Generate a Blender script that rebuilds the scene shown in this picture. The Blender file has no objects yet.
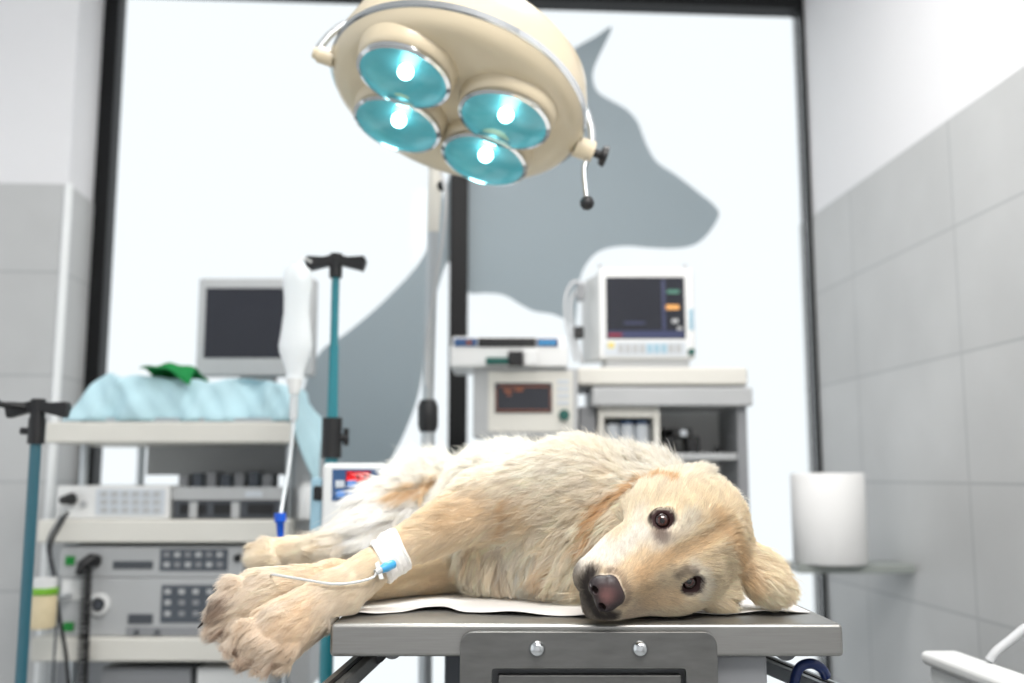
import bpy, bmesh, math, random
import numpy as np
from mathutils import Vector, Matrix
from mathutils.bvhtree import BVHTree
from mathutils.kdtree import KDTree

# ------------------------------------------------------------------ camera
F_PX = 996.0
PITCH = math.atan(133.5 / F_PX)
CAMZ = 1.073
scene = bpy.context.scene
COL = scene.collection
cam_d = bpy.data.cameras.new('camera')
cam_d.sensor_width = 36.0
cam_d.lens = F_PX / 1024 * 36.0
cam_d.clip_start = 0.05
cam_d.dof.use_dof = True
cam_d.dof.focus_distance = 1.22
cam_d.dof.aperture_fstop = 2.6
cam = bpy.data.objects.new('camera', cam_d)
COL.objects.link(cam)
cam.location = (0, 0, CAMZ)
cam.rotation_euler = (math.pi / 2 + PITCH, 0, 0)
scene.camera = cam

# ------------------------------------------------------------------ world, lights, exposure
world = bpy.data.worlds.new('daylight')
scene.world = world
world.use_nodes = True
bg = world.node_tree.nodes['Background']
bg.inputs['Color'].default_value = (0.905, 0.945, 0.965, 1)
bg.inputs['Strength'].default_value = 0.96

def area(name, loc, target, sx, sy, power, col=(1, 1, 1)):
    l = bpy.data.lights.new(name, 'AREA')
    l.shape = 'RECTANGLE'; l.size = sx; l.size_y = sy
    l.energy = power; l.color = col
    o = bpy.data.objects.new(name, l)
    COL.objects.link(o)
    o.location = loc
    d = Vector(target) - Vector(loc)
    o.rotation_euler = d.to_track_quat('-Z', 'Y').to_euler()
    return o
area('unseen_ceiling_light', (0.35, 0.35, 2.78), (0.3, 1.3, 0.9), 1.2, 1.2, 66, (1, 0.97, 0.935))
area('unseen_ceiling_light', (0.05, 1.95, 2.78), (0.1, 1.8, 0.9), 0.9, 0.9, 19, (1, 0.975, 0.95))  # unseen fill, added overhead to brighten the dog's back
scene.view_settings.view_transform = 'Standard'
scene.view_settings.look = 'None'
scene.view_settings.gamma = 1.0
scene.view_settings.use_curve_mapping = False
scene.view_settings.exposure = 0.2
scene.cycles.use_denoising = True
scene.cycles.max_bounces = 8
scene.cycles.transparent_max_bounces = 12

# ------------------------------------------------------------------ helpers
CP, SP = math.cos(PITCH), math.sin(PITCH)
def ray(px, py):
    u = (px - 512) / F_PX; v = (341.5 - py) / F_PX
    return Vector((u, CP - v * SP, SP + v * CP))
def at(px, py, Y):
    """the place at forward distance Y that the photo shows at (px, py)"""
    d = ray(px, py)
    return Vector((0, 0, CAMZ)) + d * (Y / d.y)

def lin(c):
    return tuple(((x / 255) / 12.92 if x / 255 <= 0.04045 else ((x / 255 + 0.055) / 1.055) ** 2.4) for x in c)

def mat(name, rgb, rough=0.5, metal=0.0, spec=0.5, noise=0.0, nscale=20, emit=None, estr=0, bump=0.0, coat=0.0, trans=0.0, alpha=1.0, stretch=None):
    m = bpy.data.materials.new(name)
    m.use_nodes = True
    nt = m.node_tree; b = nt.nodes['Principled BSDF']
    c = lin(rgb)
    b.inputs['Base Color'].default_value = (*c, 1)
    b.inputs['Roughness'].default_value = rough
    b.inputs['Metallic'].default_value = metal
    b.inputs['Specular IOR Level'].default_value = spec
    b.inputs['Coat Weight'].default_value = coat
    b.inputs['Transmission Weight'].default_value = trans
    b.inputs['Alpha'].default_value = alpha
    if emit:
        b.inputs['Emission Color'].default_value = (*lin(emit), 1)
        b.inputs['Emission Strength'].default_value = estr
    if noise or bump:
        tc = nt.nodes.new('ShaderNodeTexCoord')
        mp = nt.nodes.new('ShaderNodeMapping')
        if stretch: mp.inputs['Scale'].default_value = stretch
        nz = nt.nodes.new('ShaderNodeTexNoise')
        nz.inputs['Scale'].default_value = nscale
        nz.inputs['Detail'].default_value = 5
        nt.links.new(tc.outputs['Object'], mp.inputs['Vector'])
        nt.links.new(mp.outputs['Vector'], nz.inputs['Vector'])
        if noise:
            r = nt.nodes.new('ShaderNodeMapRange')
            r.inputs['From Min'].default_value = 0.3; r.inputs['From Max'].default_value = 0.7
            r.inputs['To Min'].default_value = 1 - noise; r.inputs['To Max'].default_value = 1 + noise
            h = nt.nodes.new('ShaderNodeHueSaturation')
            h.inputs['Color'].default_value = (*c, 1)
            nt.links.new(nz.outputs['Fac'], r.inputs['Value'])
            nt.links.new(r.outputs['Result'], h.inputs['Value'])
            nt.links.new(h.outputs['Color'], b.inputs['Base Color'])
        if bump:
            bp = nt.nodes.new('ShaderNodeBump')
            bp.inputs['Strength'].default_value = bump
            bp.inputs['Distance'].default_value = 0.002
            nt.links.new(nz.outputs['Fac'], bp.inputs['Height'])
            nt.links.new(bp.outputs['Normal'], b.inputs['Normal'])
    return m

M = {}
M['steel'] = mat('brushed_steel', (158, 157, 154), 0.34, 0.85, noise=0.06, nscale=60, stretch=(0.3, 8, 8))
M['steel_dark'] = mat('worn_steel', (118, 118, 116), 0.42, 0.85, noise=0.12, nscale=25, stretch=(1, 4, 4))
M['chrome'] = mat('chrome', (215, 218, 220), 0.12, 1.0)
M['alu'] = mat('satin_aluminium', (190, 195, 198), 0.35, 0.8)
M['black'] = mat('black_plastic', (22, 22, 24), 0.45, noise=0.1)
M['frame'] = mat('black_window_frame', (14, 15, 17), 0.5, spec=0.25, noise=0.08, nscale=8)
M['beige'] = mat('cream_enamel', (214, 200, 172), 0.3, coat=0.3, noise=0.02, nscale=4)
M['shelf'] = mat('pale_grey_laminate', (216, 214, 206), 0.45, noise=0.03, nscale=6)
M['white_pl'] = mat('white_plastic', (226, 227, 226), 0.4, noise=0.02, nscale=6)
M['grey_pl'] = mat('grey_plastic', (178, 180, 181), 0.45, noise=0.03, nscale=8)
M['mid_pl'] = mat('mid_grey_plastic', (138, 140, 143), 0.5, noise=0.04, nscale=8)
M['dark_pl'] = mat('dark_grey_plastic', (72, 76, 82), 0.45, noise=0.05, nscale=8)
M['teal'] = mat('teal_enamel', (34, 124, 136), 0.3, coat=0.3, noise=0.03)
M['teal_dark'] = mat('slate_teal_enamel', (46, 96, 110), 0.35, coat=0.2, noise=0.03)
M['screen'] = mat('dark_screen', (38, 40, 48), 0.12, spec=0.6, noise=0.1, nscale=3)
M['panel'] = mat('slate_panel', (78, 84, 92), 0.4, noise=0.04)
M['green'] = mat('green_button', (16, 130, 48), 0.4, noise=0.05)
M['greencloth'] = mat('green_cloth', (10, 128, 62), 0.85, noise=0.15, nscale=40)
M['blue'] = mat('blue_clamp_plastic', (20, 86, 200), 0.35, noise=0.04)
M['bluehose'] = mat('navy_blue_rubber', (14, 38, 92), 0.3, noise=0.1)
M['lightblue'] = mat('light_blue_plastic', (70, 165, 220), 0.35, noise=0.04)
M['paleblue'] = mat('pale_blue_plastic', (150, 184, 200), 0.4, noise=0.04)
M['drape'] = mat('pale_blue_drape', (184, 217, 226), 0.8, noise=0.06, nscale=12, bump=0.3)
M['pumpblue'] = mat('pump_panel_blue', (50, 84, 128), 0.4, noise=0.05)
M['pumpkey'] = mat('pump_key_blue', (96, 148, 220), 0.4, noise=0.04)
M['red_led'] = mat('red_led', (230, 20, 30), 0.4, emit=(255, 16, 26), estr=0.9)
M['red_dark'] = mat('red_display_window', (120, 14, 26), 0.3, emit=(220, 10, 25), estr=0.12)
M['orange'] = mat('orange_trace', (120, 72, 50), 0.4, emit=(230, 110, 50), estr=0.10)
M['amber'] = mat('amber_readout', (210, 150, 80), 0.4, emit=(255, 180, 90), estr=0.3)
M['greenled'] = mat('green_readout', (60, 110, 95), 0.4, emit=(80, 150, 120), estr=0.2)
M['navy'] = mat('screen_navy_band', (45, 52, 84), 0.3, emit=(50, 60, 110), estr=0.15)
M['key'] = mat('pale_key', (200, 206, 212), 0.4, noise=0.02)
M['yellow'] = mat('yellow_key', (226, 206, 110), 0.4, noise=0.02)
M['amberliq'] = mat('amber_liquid_jar', (222, 206, 170), 0.35, noise=0.06)
M['greenband'] = mat('green_lid_band', (120, 180, 50), 0.4, noise=0.03)
M['knobgreen'] = mat('dark_green_knob', (28, 88, 80), 0.4, noise=0.03)
M['tissue'] = mat('white_tissue', (240, 240, 239), 0.9, noise=0.02, nscale=5, bump=0.3)
M['tube'] = mat('clear_tube', (232, 236, 238), 0.2, spec=0.6, trans=0.35)
M['bag'] = mat('milky_bag', (246, 250, 252), 0.3, spec=0.4, trans=0.25, noise=0.01)
M['cable_w'] = mat('pale_grey_cable', (196, 198, 200), 0.5, noise=0.03)
M['gauze'] = mat('white_bandage', (240, 238, 234), 0.9, noise=0.03, nscale=160, bump=0.8)
M['paper'] = mat('white_table_paper', (236, 234, 231), 0.85, noise=0.02, nscale=8, bump=0.2)

def tagp(o, label=None, cat=None, group=None, kind=None):
    if label: o['label'] = label
    if cat: o['category'] = cat
    if group: o['group'] = group
    if kind: o['kind'] = kind
    return o
def thing(name, loc, label, cat, group=None, rotz=0.0):
    o = bpy.data.objects.new(name, None)
    COL.objects.link(o)
    o.empty_display_size = 0.05
    o.location = loc
    o.rotation_euler = (0, 0, rotz)
    return tagp(o, label, cat, group)

class MB:
    """collects shapes given in world coordinates and links them as one mesh"""
    def __init__(s): s.bm = bmesh.new()
    def box(s, lo, hi, rotz=0.0, piv=None):
        lo = Vector(lo); hi = Vector(hi); c = (lo + hi) / 2; d = hi - lo
        r = bmesh.ops.create_cube(s.bm, size=1)
        mt = Matrix.Translation(c) @ Matrix.Diagonal((abs(d.x), abs(d.y), abs(d.z), 1))
        if rotz:
            piv = Vector(piv) if piv is not None else c
            mt = Matrix.Translation(piv) @ Matrix.Rotation(rotz, 4, 'Z') @ Matrix.Translation(-piv) @ mt
        bmesh.ops.transform(s.bm, matrix=mt, verts=r['verts'])
        return s
    def tube(s, pts, r, n=10, caps=True):
        pts = [Vector(p) for p in pts]
        rs = r if isinstance(r, (list, tuple)) else [r] * len(pts)
        rings = []; up = None
        for i, p in enumerate(pts):
            t = (pts[min(i + 1, len(pts) - 1)] - pts[max(i - 1, 0)]).normalized()
            if up is None:
                up = Vector((0, 0, 1)) if abs(t.z) < 0.9 else Vector((1, 0, 0))
            a = t.cross(up)
            a = a.normalized() if a.length > 1e-6 else t.orthogonal().normalized()
            b = a.cross(t).normalized(); up = b
            rings.append([s.bm.verts.new(p + (a * math.cos(k * 2 * math.pi / n) + b * math.sin(k * 2 * math.pi / n)) * rs[i]) for k in range(n)])
        for i in range(len(rings) - 1):
            for k in range(n):
                s.bm.faces.new((rings[i][k], rings[i][(k + 1) % n], rings[i + 1][(k + 1) % n], rings[i + 1][k]))
        if caps:
            s.bm.faces.new(rings[0][::-1]); s.bm.faces.new(rings[-1])
        return s
    def lathe(s, prof, o, axis=(0, 0, 1), n=32, close=False):
        """prof: list of (radius, height along the axis)"""
        o = Vector(o); ax = Vector(axis).normalized()
        a = ax.orthogonal().normalized(); b = ax.cross(a)
        rings = []
        for r, h in prof:
            if r < 1e-6: rings.append([s.bm.verts.new(o + ax * h)])
            else: rings.append([s.bm.verts.new(o + ax * h + (a * math.cos(k * 2 * math.pi / n) + b * math.sin(k * 2 * math.pi / n)) * r) for k in range(n)])
        prs = list(zip(rings[:-1], rings[1:]))
        if close: prs.append((rings[-1], rings[0]))
        for A, B in prs:
            for k in range(n):
                q = []
                for v in (A[k % len(A)], A[(k + 1) % len(A)], B[(k + 1) % len(B)], B[k % len(B)]):
                    if v not in q: q.append(v)
                if len(q) > 2: s.bm.faces.new(q)
        return s
    def prism(s, poly, vec):
        vec = Vector(vec)
        a = [s.bm.verts.new(Vector(p)) for p in poly]
        b = [s.bm.verts.new(Vector(p) + vec) for p in poly]
        s.bm.faces.new(a); s.bm.faces.new(b[::-1])
        for i in range(len(a)):
            j = (i + 1) % len(a)
            s.bm.faces.new((a[j], a[i], b[i], b[j]))
        return s
    def ball(s, c, r, n=16, scale=(1, 1, 1), rot=None):
        q = bmesh.ops.create_uvsphere(s.bm, u_segments=n, v_segments=max(6, n // 2), radius=r)
        mt = Matrix.Translation(Vector(c)) @ (rot.to_4x4() if rot else Matrix.Identity(4)) @ Matrix.Diagonal((*scale, 1))
        bmesh.ops.transform(s.bm, matrix=mt, verts=q['verts'])
        return s
    def build(s, name, m, parent=None, bevel=0.0, smooth=False, sub=0):
        bm = s.bm
        bmesh.ops.recalc_face_normals(bm, faces=bm.faces)
        inv = None
        if parent is not None:
            bpy.context.view_layer.update() if False else None
            inv = world_matrix(parent).inverted()
            bmesh.ops.transform(bm, matrix=inv, verts=bm.verts)
            off = Vector((0, 0, 0))
        else:
            c = Vector((0, 0, 0)); zs = 1e9
            for v in bm.verts: c += v.co; zs = min(zs, v.co.z)
            c /= len(bm.verts); c.z = zs; off = c
            bmesh.ops.translate(bm, vec=-c, verts=bm.verts)
        me = bpy.data.meshes.new(name)
        bm.to_mesh(me); bm.free()
        me.materials.append(m)
        if smooth or bevel: me.shade_smooth()
        o = bpy.data.objects.new(name, me)
        COL.objects.link(o)
        if parent is not None: o.parent = parent
        else: o.location = off
        if bevel:
            bv = o.modifiers.new('bevel', 'BEVEL'); bv.width = bevel; bv.segments = 3; bv.limit_method = 'ANGLE'
            bv.angle_limit = math.radians(40); bv.harden_normals = True
        if smooth and not bevel:
            me.set_sharp_from_angle(angle=math.radians(50))
        if sub:
            sb = o.modifiers.new('sub', 'SUBSURF'); sb.levels = sub; sb.render_levels = sub
        return o
def world_matrix(o):
    m = Matrix.LocRotScale(o.location, o.rotation_euler, o.scale)
    return world_matrix(o.parent) @ m if o.parent else m

def px_box(mb, x0, y0, x1, y1, Y, depth, front=0.0):
    """a box whose camera-facing side, at distance Y, spans the given region"""
    ym = (y0 + y1) / 2
    a = at(x0, ym, Y); b = at(x1, ym, Y)
    zt = at((x0 + x1) / 2, y0, Y).z; zb = at((x0 + x1) / 2, y1, Y).z
    mb.box((a.x, Y - front, zb), (b.x, Y + depth, zt))
    return mb

def smooth_path(pts, n=8):
    pts = [Vector(p) for p in pts]; out = []
    P = [pts[0] * 2 - pts[1]] + pts + [pts[-1] * 2 - pts[-2]]
    for i in range(1, len(P) - 2):
        for k in range(n):
            t = k / n
            out.append(0.5 * ((2 * P[i]) + (-P[i - 1] + P[i + 1]) * t + (2 * P[i - 1] - 5 * P[i] + 4 * P[i + 1] - P[i + 2]) * t * t + (-P[i - 1] + 3 * P[i] - 3 * P[i + 1] + P[i + 2]) * t ** 3))
    out.append(pts[-1]); return out

# ------------------------------------------------------------------ room
TH = math.radians(3.73)                       # the room is turned a little against the exam table
RX = Vector((math.cos(TH), math.sin(TH), 0)); RY = Vector((-math.sin(TH), math.cos(TH), 0))
def room(a, b, z=0.0): return RX * a + RY * b + Vector((0, 0, z))
def on_wall(px, py, b):
    d = ray(px, py); t = b / d.dot(RY)
    return Vector((0, 0, CAMZ)) + d * t
WR, WB, WL, HC, BF = 1.25, 3.30, -1.135, 2.85, -1.0
TILETOP = CAMZ + 0.885

def wall_mat(name, origin_off, tile=True):
    m = bpy.data.materials.new(name); m.use_nodes = True
    nt = m.node_tree; b = nt.nodes['Principled BSDF']
    tc = nt.nodes.new('ShaderNodeTexCoord')
    if tile:
        br = nt.nodes.new('ShaderNodeTexBrick')
        br.offset = 0.0; br.squash = 1.0
        br.inputs['Scale'].default_value = 1.0
        br.inputs['Brick Width'].default_value = 0.617
        br.inputs['Row Height'].default_value = 0.315
        br.inputs['Mortar Size'].default_value = 0.004
        br.inputs['Mortar Smooth'].default_value = 0.3
        br.inputs['Color1'].default_value = (*lin((192, 193, 193)), 1)
        br.inputs['Color2'].default_value = (*lin((186, 187, 187)), 1)
        br.inputs['Mortar'].default_value = (*lin((168, 170, 171)), 1)
        mp = nt.nodes.new('ShaderNodeMapping')
        mp.inputs['Location'].default_value = origin_off
        nt.links.new(tc.outputs['UV'], mp.inputs['Vector'])
        nt.links.new(mp.outputs['Vector'], br.inputs['Vector'])
        nz = nt.nodes.new('ShaderNodeTexNoise'); nz.inputs['Scale'].default_value = 3.5; nz.inputs['Detail'].default_value = 6
        nt.links.new(tc.outputs['Object'], nz.inputs['Vector'])
        mr = nt.nodes.new('ShaderNodeMapRange')
        mr.inputs['From Min'].default_value = 0.3; mr.inputs['From Max'].default_value = 0.7
        mr.inputs['To Min'].default_value = 0.93; mr.inputs['To Max'].default_value = 1.05
        h = nt.nodes.new('ShaderNodeHueSaturation')
        nt.links.new(nz.outputs['Fac'], mr.inputs['Value']); nt.links.new(mr.outputs['Result'], h.inputs['Value'])
        nt.links.new(br.outputs['Color'], h.inputs['Color']); nt.links.new(h.outputs['Color'], b.inputs['Base Color'])
        b.inputs['Roughness'].default_value = 0.45
    else:
        b.inputs['Base Color'].default_value = (*lin((235, 236, 238)), 1)
        b.inputs['Roughness'].default_value = 0.8
    return m
M['plaster'] = mat('white_plaster', (229, 229, 231), 0.85, noise=0.01, nscale=3)
M['tile'] = wall_mat('grey_wall_tile', (0.0, 0.0, 0.0))

def wall_panel(name, a, b, z0, z1, m, thick, n, u0=0.0, v0=0.0):
    """vertical slab from a to b (world xy), growing away from the room along n; UV in metres"""
    a = Vector(a); b = Vector(b); n = Vector(n)
    mb = MB(); L = (b - a).length
    poly = [a + Vector((0, 0, z0)), b + Vector((0, 0, z0)), b + Vector((0, 0, z1)), a + Vector((0, 0, z1))]
    mb.prism(poly, n * thick)
    uvl = mb.bm.loops.layers.uv.new('UVMap')
    d = (b - a).normalized()
    for f in mb.bm.faces:
        for l in f.loops:
            l[uvl].uv = ((l.vert.co - a).dot(d) + u0, l.vert.co.z - v0)
    o = mb.build(name, m)
    tagp(o, kind='structure')
    return o
def structure(o): o['kind'] = 'structure'; return o

VROW = (CAMZ - 0.02) - 0.315 * 3            # a mortar row lies just under eye level
BJ = 2.95                                     # a vertical joint on the right wall
wall_panel('wall_right', room(WR, BF), room(WR, WB + 0.1), 0, TILETOP, M['tile'], 0.1, RX, u0=-(BJ - BF), v0=VROW)
wall_panel('wall_right_upper', room(WR + 0.004, BF), room(WR + 0.004, WB + 0.1), TILETOP + 0.0005, HC, M['plaster'], 0.1, RX)
wall_panel('wall_rear', room(-2.6, BF), room(WR, BF), 0, HC, M['plaster'], -0.1, RY)
# column left of the window: tiled low part, white high part
BC = 3.05
wall_panel('wall_left', room(-2.6, BC), room(WL - .03, BC), 0, TILETOP, M['tile'], 0.36, RY, u0=0.25, v0=VROW)
wall_panel('wall_left_upper', room(-2.6, BC + 0.004), room(WL - 0.034, BC + 0.004), TILETOP + 0.0005, HC, M['plaster'], 0.35, RY)
mb = MB(); mb.tube([room(WL - .03, BC, 0.0), room(WL - .03, BC, TILETOP)], 0.012, 12)
structure(mb.build('trim_1', mat('white_corner_bead', (240, 242, 242), 0.4, noise=0.01), smooth=True))
mb = MB(); mb.prism([room(-2.6, BF), room(WR + .1, BF), room(WR + .1, WB + .1), room(-2.6, WB + .1)], (0, 0, -0.1))
structure(mb.build('floor', mat('grey_floor_vinyl', (168, 170, 170), 0.5, noise=0.06, nscale=5)))
mb = MB(); mb.prism([room(-2.6, BF, HC), room(WR + .1, BF, HC), room(WR + .1, WB + .1, HC), room(-2.6, WB + .1, HC)], (0, 0, 0.1))
structure(mb.build('ceiling', M['plaster']))

# window: black frame, mullion, two panes reaching almost to the floor
win = thing('window_1', room(0.0, WB, 0.0), None, None); structure(win)
ztop = on_wall(805, 12, WB).z
aR = on_wall(806, 200, WB).dot(RX); aL = on_wall(119, 60, WB).dot(RX); aM0 = on_wall(448, 420, WB).dot(RX); aM1 = on_wall(467, 420, WB).dot(RX)
def rbox(mb, a0, a1, b0, b1, z0, z1):
    mb.prism([room(a0, b0, z0), room(a1, b0, z0), room(a1, b1, z0), room(a0, b1, z0)], (0, 0, z1 - z0)); return mb
mb = MB()
rbox(mb, aR, WR, WB - 0.03, WB + 0.05, 0, HC)
rbox(mb, WL - .035, aL, WB - 0.03, WB + 0.05, 0, HC)
rbox(mb, aL, aR, WB - 0.03, WB + 0.05, ztop, HC - 0.001)
rbox(mb, aL, aR, WB - 0.03, WB + 0.05, 0, 0.08)
mb.build('window_frame', M['frame'], win, bevel=0.003)
mb = MB(); rbox(mb, aM0, aM1, WB - 0.03, WB + 0.05, 0.08, ztop); mb.build('mullion', M['frame'], win, bevel=0.003)
gm = bpy.data.materials.new('clear_window_glass'); gm.use_nodes = True
nt = gm.node_tree; nt.nodes.clear()
out = nt.nodes.new('ShaderNodeOutputMaterial'); mx = nt.nodes.new('ShaderNodeMixShader')
tr = nt.nodes.new('ShaderNodeBsdfTransparent'); gl = nt.nodes.new('ShaderNodeBsdfGlossy'); fr = nt.nodes.new('ShaderNodeFresnel')
tr.inputs['Color'].default_value = (0.985, 0.995, 1.0, 1); gl.inputs['Roughness'].default_value = 0.05; fr.inputs['IOR'].default_value = 1.15
nt.links.new(fr.outputs['Fac'], mx.inputs['Fac']); nt.links.new(tr.outputs[0], mx.inputs[1]); nt.links.new(gl.outputs[0], mx.inputs[2]); nt.links.new(mx.outputs[0], out.inputs['Surface'])
mb = MB(); rbox(mb, aL, aM0, WB + 0.010, WB + 0.016, 0.08, ztop); mb.build('window_pane', gm, win)
mb = MB(); rbox(mb, aM1, aR, WB + 0.010, WB + 0.016, 0.08, ztop); mb.build('window_pane', gm, win)

# silhouette film stuck on the glass, cut where the mullion runs
sil = [(612, 27), (596, 36), (578, 46), (556, 60), (520, 84), (478, 124), (452, 170), (437, 215), (428, 246), (415, 268), (396, 289), (372, 312), (345, 334), (322, 350), (306, 380), (296, 430), (290, 480), (288, 560), (330, 560), (362, 510), (385, 472), (404, 434), (418, 396), (425, 356), (430, 318), (438, 288), (448, 262), (456, 270), (462, 284), (470, 293), (486, 293), (504, 295), (520, 304), (534, 311), (552, 314), (566, 320), (574, 330), (577, 310), (580, 280), (588, 262), (602, 250), (625, 246), (655, 248), (680, 248), (698, 243), (711, 230), (719, 215), (714, 205), (698, 192), (676, 175), (658, 163), (649, 150), (643, 136), (637, 121), (626, 109), (610, 100), (598, 92), (593, 80), (594, 68), (600, 54)]
def film_mat():
    m = bpy.data.materials.new('grey_translucent_film'); m.use_nodes = True
    nt = m.node_tree; b = nt.nodes['Principled BSDF']; o = nt.nodes['Material Output']
    b.inputs['Base Color'].default_value = (*lin((176, 186, 191)), 1); b.inputs['Roughness'].default_value = 0.5
    t = nt.nodes.new('ShaderNodeBsdfTranslucent'); t.inputs['Color'].default_value = (*lin((186, 198, 203)), 1)
    x = nt.nodes.new('ShaderNodeMixShader'); x.inputs[0].default_value = 0.5
    nt.links.new(b.outputs[0], x.inputs[1]); nt.links.new(t.outputs[0], x.inputs[2]); nt.links.new(x.outputs[0], o.inputs['Surface'])
    return m
fm = film_mat()
from mathutils.geometry import tessellate_polygon
film = thing('window_decal', on_wall(500, 560, WB), 'large grey silhouette of a pointed-eared dog on the bright window', 'window decal')
def dense(poly, n=4):
    P = [Vector((x, y, 0)) for x, y in poly]; out = []
    N = len(P)
    for i in range(N):
        p0, p1, p2, p3 = P[i - 1], P[i], P[(i + 1) % N], P[(i + 2) % N]
        sharp = False
        for k in range(n):
            t = k / n
            out.append(0.5 * ((2 * p1) + (p2 - p0) * t + (2 * p0 - 5 * p1 + 4 * p2 - p3) * t * t + (3 * p1 - p0 - 3 * p2 + p3) * t ** 3))
    return out
pts = [on_wall(p.x, p.y, WB + 0.004) for p in dense(sil)]
mb = MB(); vs = [mb.bm.verts.new(p) for p in pts]
for tri in tessellate_polygon([[Vector((p.dot(RX), p.z, 0)) for p in pts]]):
    try: mb.bm.faces.new([vs[i] for i in tri])
    except ValueError: pass
g = bmesh.ops.extrude_face_region(mb.bm, geom=mb.bm.faces[:])
bmesh.ops.translate(mb.bm, vec=RY * 0.002, verts=[e for e in g['geom'] if isinstance(e, bmesh.types.BMVert)])
mb.build('film', fm, film)

# ------------------------------------------------------------------ examination table
TZ, TY0, TY1 = 0.900, 1.200, 2.35
TX0 = at(330, 624, TY0).x; TX1 = at(843, 624, TY0).x
tab = thing('examination_table', ((TX0 + TX1) / 2, 1.75, 0), 'brushed steel veterinary examination table the dog lies on', 'table')
mb = MB(); zb = at(500, 657, TY0).z
mb.box((TX0, TY0, zb), (TX1, TY1, TZ)); mb.build('table_top', M['steel'], tab, bevel=0.005)
# front plate with rounded corners and a slot
def rounded(x0, z0, x1, z1, r, n=6):
    out = []
    for cx, cz, a0 in ((x1 - r, z1 - r, 0), (x0 + r, z1 - r, 90), (x0 + r, z0 + r, 180), (x1 - r, z0 + r, 270)):
        for k in range(n + 1):
            a = math.radians(a0 + 90 * k / n); out.append((cx + r * math.cos(a), cz + r * math.sin(a)))
    return out
PYf = 1.188
pa = at(460, 632, PYf); pb = at(717, 632, PYf)
mb = MB()
outer = rounded(pa.x, pa.z - 0.20, pb.x, pa.z, 0.016)
sa = at(492, 669, PYf); sb_ = at(686, 669, PYf)
inner = rounded(sa.x, pa.z - 0.16, sb_.x, sa.z, 0.004)
vo = [[mb.bm.verts.new((x, PYf + d, z)) for x, z in outer] for d in (0, 0.010)]
vi = [[mb.bm.verts.new((x, PYf + d, z)) for x, z in inner] for d in (0, 0.010)]
N = len(outer)
for i in range(N):
    j = (i + 1) % N
    mb.bm.faces.new((vo[0][i], vo[0][j], vi[0][j], vi[0][i])); mb.bm.faces.new((vo[1][j], vo[1][i], vi[1][i], vi[1][j]))
    mb.bm.faces.new((vo[0][j], vo[0][i], vo[1][i], vo[1][j])); mb.bm.faces.new((vi[0][i], vi[0][j], vi[1][j], vi[1][i]))
plate = mb.build('front_plate', M['steel_dark'], tab, bevel=0.0012)
for sx in (537, 640):
    p = at(sx, 649, PYf)
    mb = MB(); mb.lathe([(0.0, 0.0075), (0.0035, 0.0072), (0.007, 0.0052), (0.0093, 0.002), (0.0098, 0.0), (0.0098, -0.001)], p, (0, -1, 0), 24)
    sc_ = mb.build('screw', M['chrome'], plate, smooth=True)
    MB().lathe([(0.0, 0.0080), (0.0030, 0.0080), (0.0030, 0.0070)], p, (0, -1, 0), 6).build('socket', M['black'], sc_) if False else None
mb = MB(); ia = at(498, 674, PYf + .012); ib = at(681, 674, PYf + .012)
mb.box((ia.x, PYf + 0.006, pa.z - 0.155), (ib.x, PYf + 0.02, ia.z)); mb.build('drawer_front', M['steel_dark'], tab, bevel=0.002)
# lift column and base
mb = MB(); mb.box((at(470, 660, 1.2).x, 1.215, 0.12), (at(752, 660, 1.3).x - 0.002, 1.60, zb)); mb.build('column', M['mid_pl'], tab, bevel=0.004)
mb = MB(); mb.box((-0.18, 1.30, 0.0), (0.36, 2.2, 0.12)); mb.build('base', M['steel_dark'], tab, bevel=0.01)
mb = MB(); mb.box((at(440, 660, 1.5).x, 1.60, 0.12), (0.30, 2.0, zb)); mb.build('housing', M['dark_pl'], tab, bevel=0.004)
# side rails running down to the wheels
for sgn, ptsx in ((-1, [(372, 655, 1.30), (322, 700, 1.16)]), (1, [(745, 655, 1.42), (858, 702, 1.22)])):
    p = at(*ptsx[0]); q = at(*ptsx[1])
    d = (q - p).normalized()
    mb = MB()
    w = 0.013
    side = d.cross(Vector((0, 0, 1))).normalized() * w; upv = side.cross(d).normalized() * 0.009
    mb.prism([p + side + upv, p - side + upv, p - side - upv, p + side - upv], q + d * 0.03 - p)
    mb.build('rail', M['alu'] if sgn > 0 else M['steel'], tab, bevel=0.002)
    mb = MB(); mb.prism([p + side * .22 + upv * 1.15, p - side * .22 + upv * 1.15, p - side * .22 + upv * .9, p + side * .22 + upv * .9], q + d * 0.03 - p)
    mb.build('rail_groove', M['black'], tab)
pz = at(378, 662, 1.30)
mb = MB(); mb.tube([(pz.x - 0.002, 1.28, zb - 0.006), (pz.x - 0.002, 1.34, zb - 0.006)], 0.017, 20); mb.build('clamp_knob', M['black'], tab, smooth=True)
mb = MB(); mb.tube([(pz.x + 0.02, 1.28, zb - 0.004), (pz.x + 0.02, 1.34, zb - 0.004)], 0.013, 20); mb.build('clamp_knob', M['mid_pl'], tab, smooth=True)
pz = at(770, 658, 1.35)
mb = MB(); mb.tube([(pz.x, 1.27, zb - 0.003), (pz.x, 1.34, zb - 0.003)], 0.014, 20); mb.build('clamp_knob', M['mid_pl'], tab, smooth=True)
# blue loop hanging on the right rail
c = at(808, 676, 1.27)
mb = MB(); mb.tube(smooth_path([c + Vector((-0.022, 0.01, -0.09)), c + Vector((-0.019, 0.0, -0.02)), c + Vector((-0.014, -0.01, 0.010)), c + Vector((0.0, -0.012, 0.017)), c + Vector((0.014, -0.008, 0.011)), c + Vector((0.022, 0.0, 0.0))], 6), 0.0062, 10)
for k in range(0): pass
tagp(mb.build('blue_strap', M['bluehose'], smooth=True), 'navy blue rubber loop hooked over the right rail under the table', 'strap')

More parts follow.
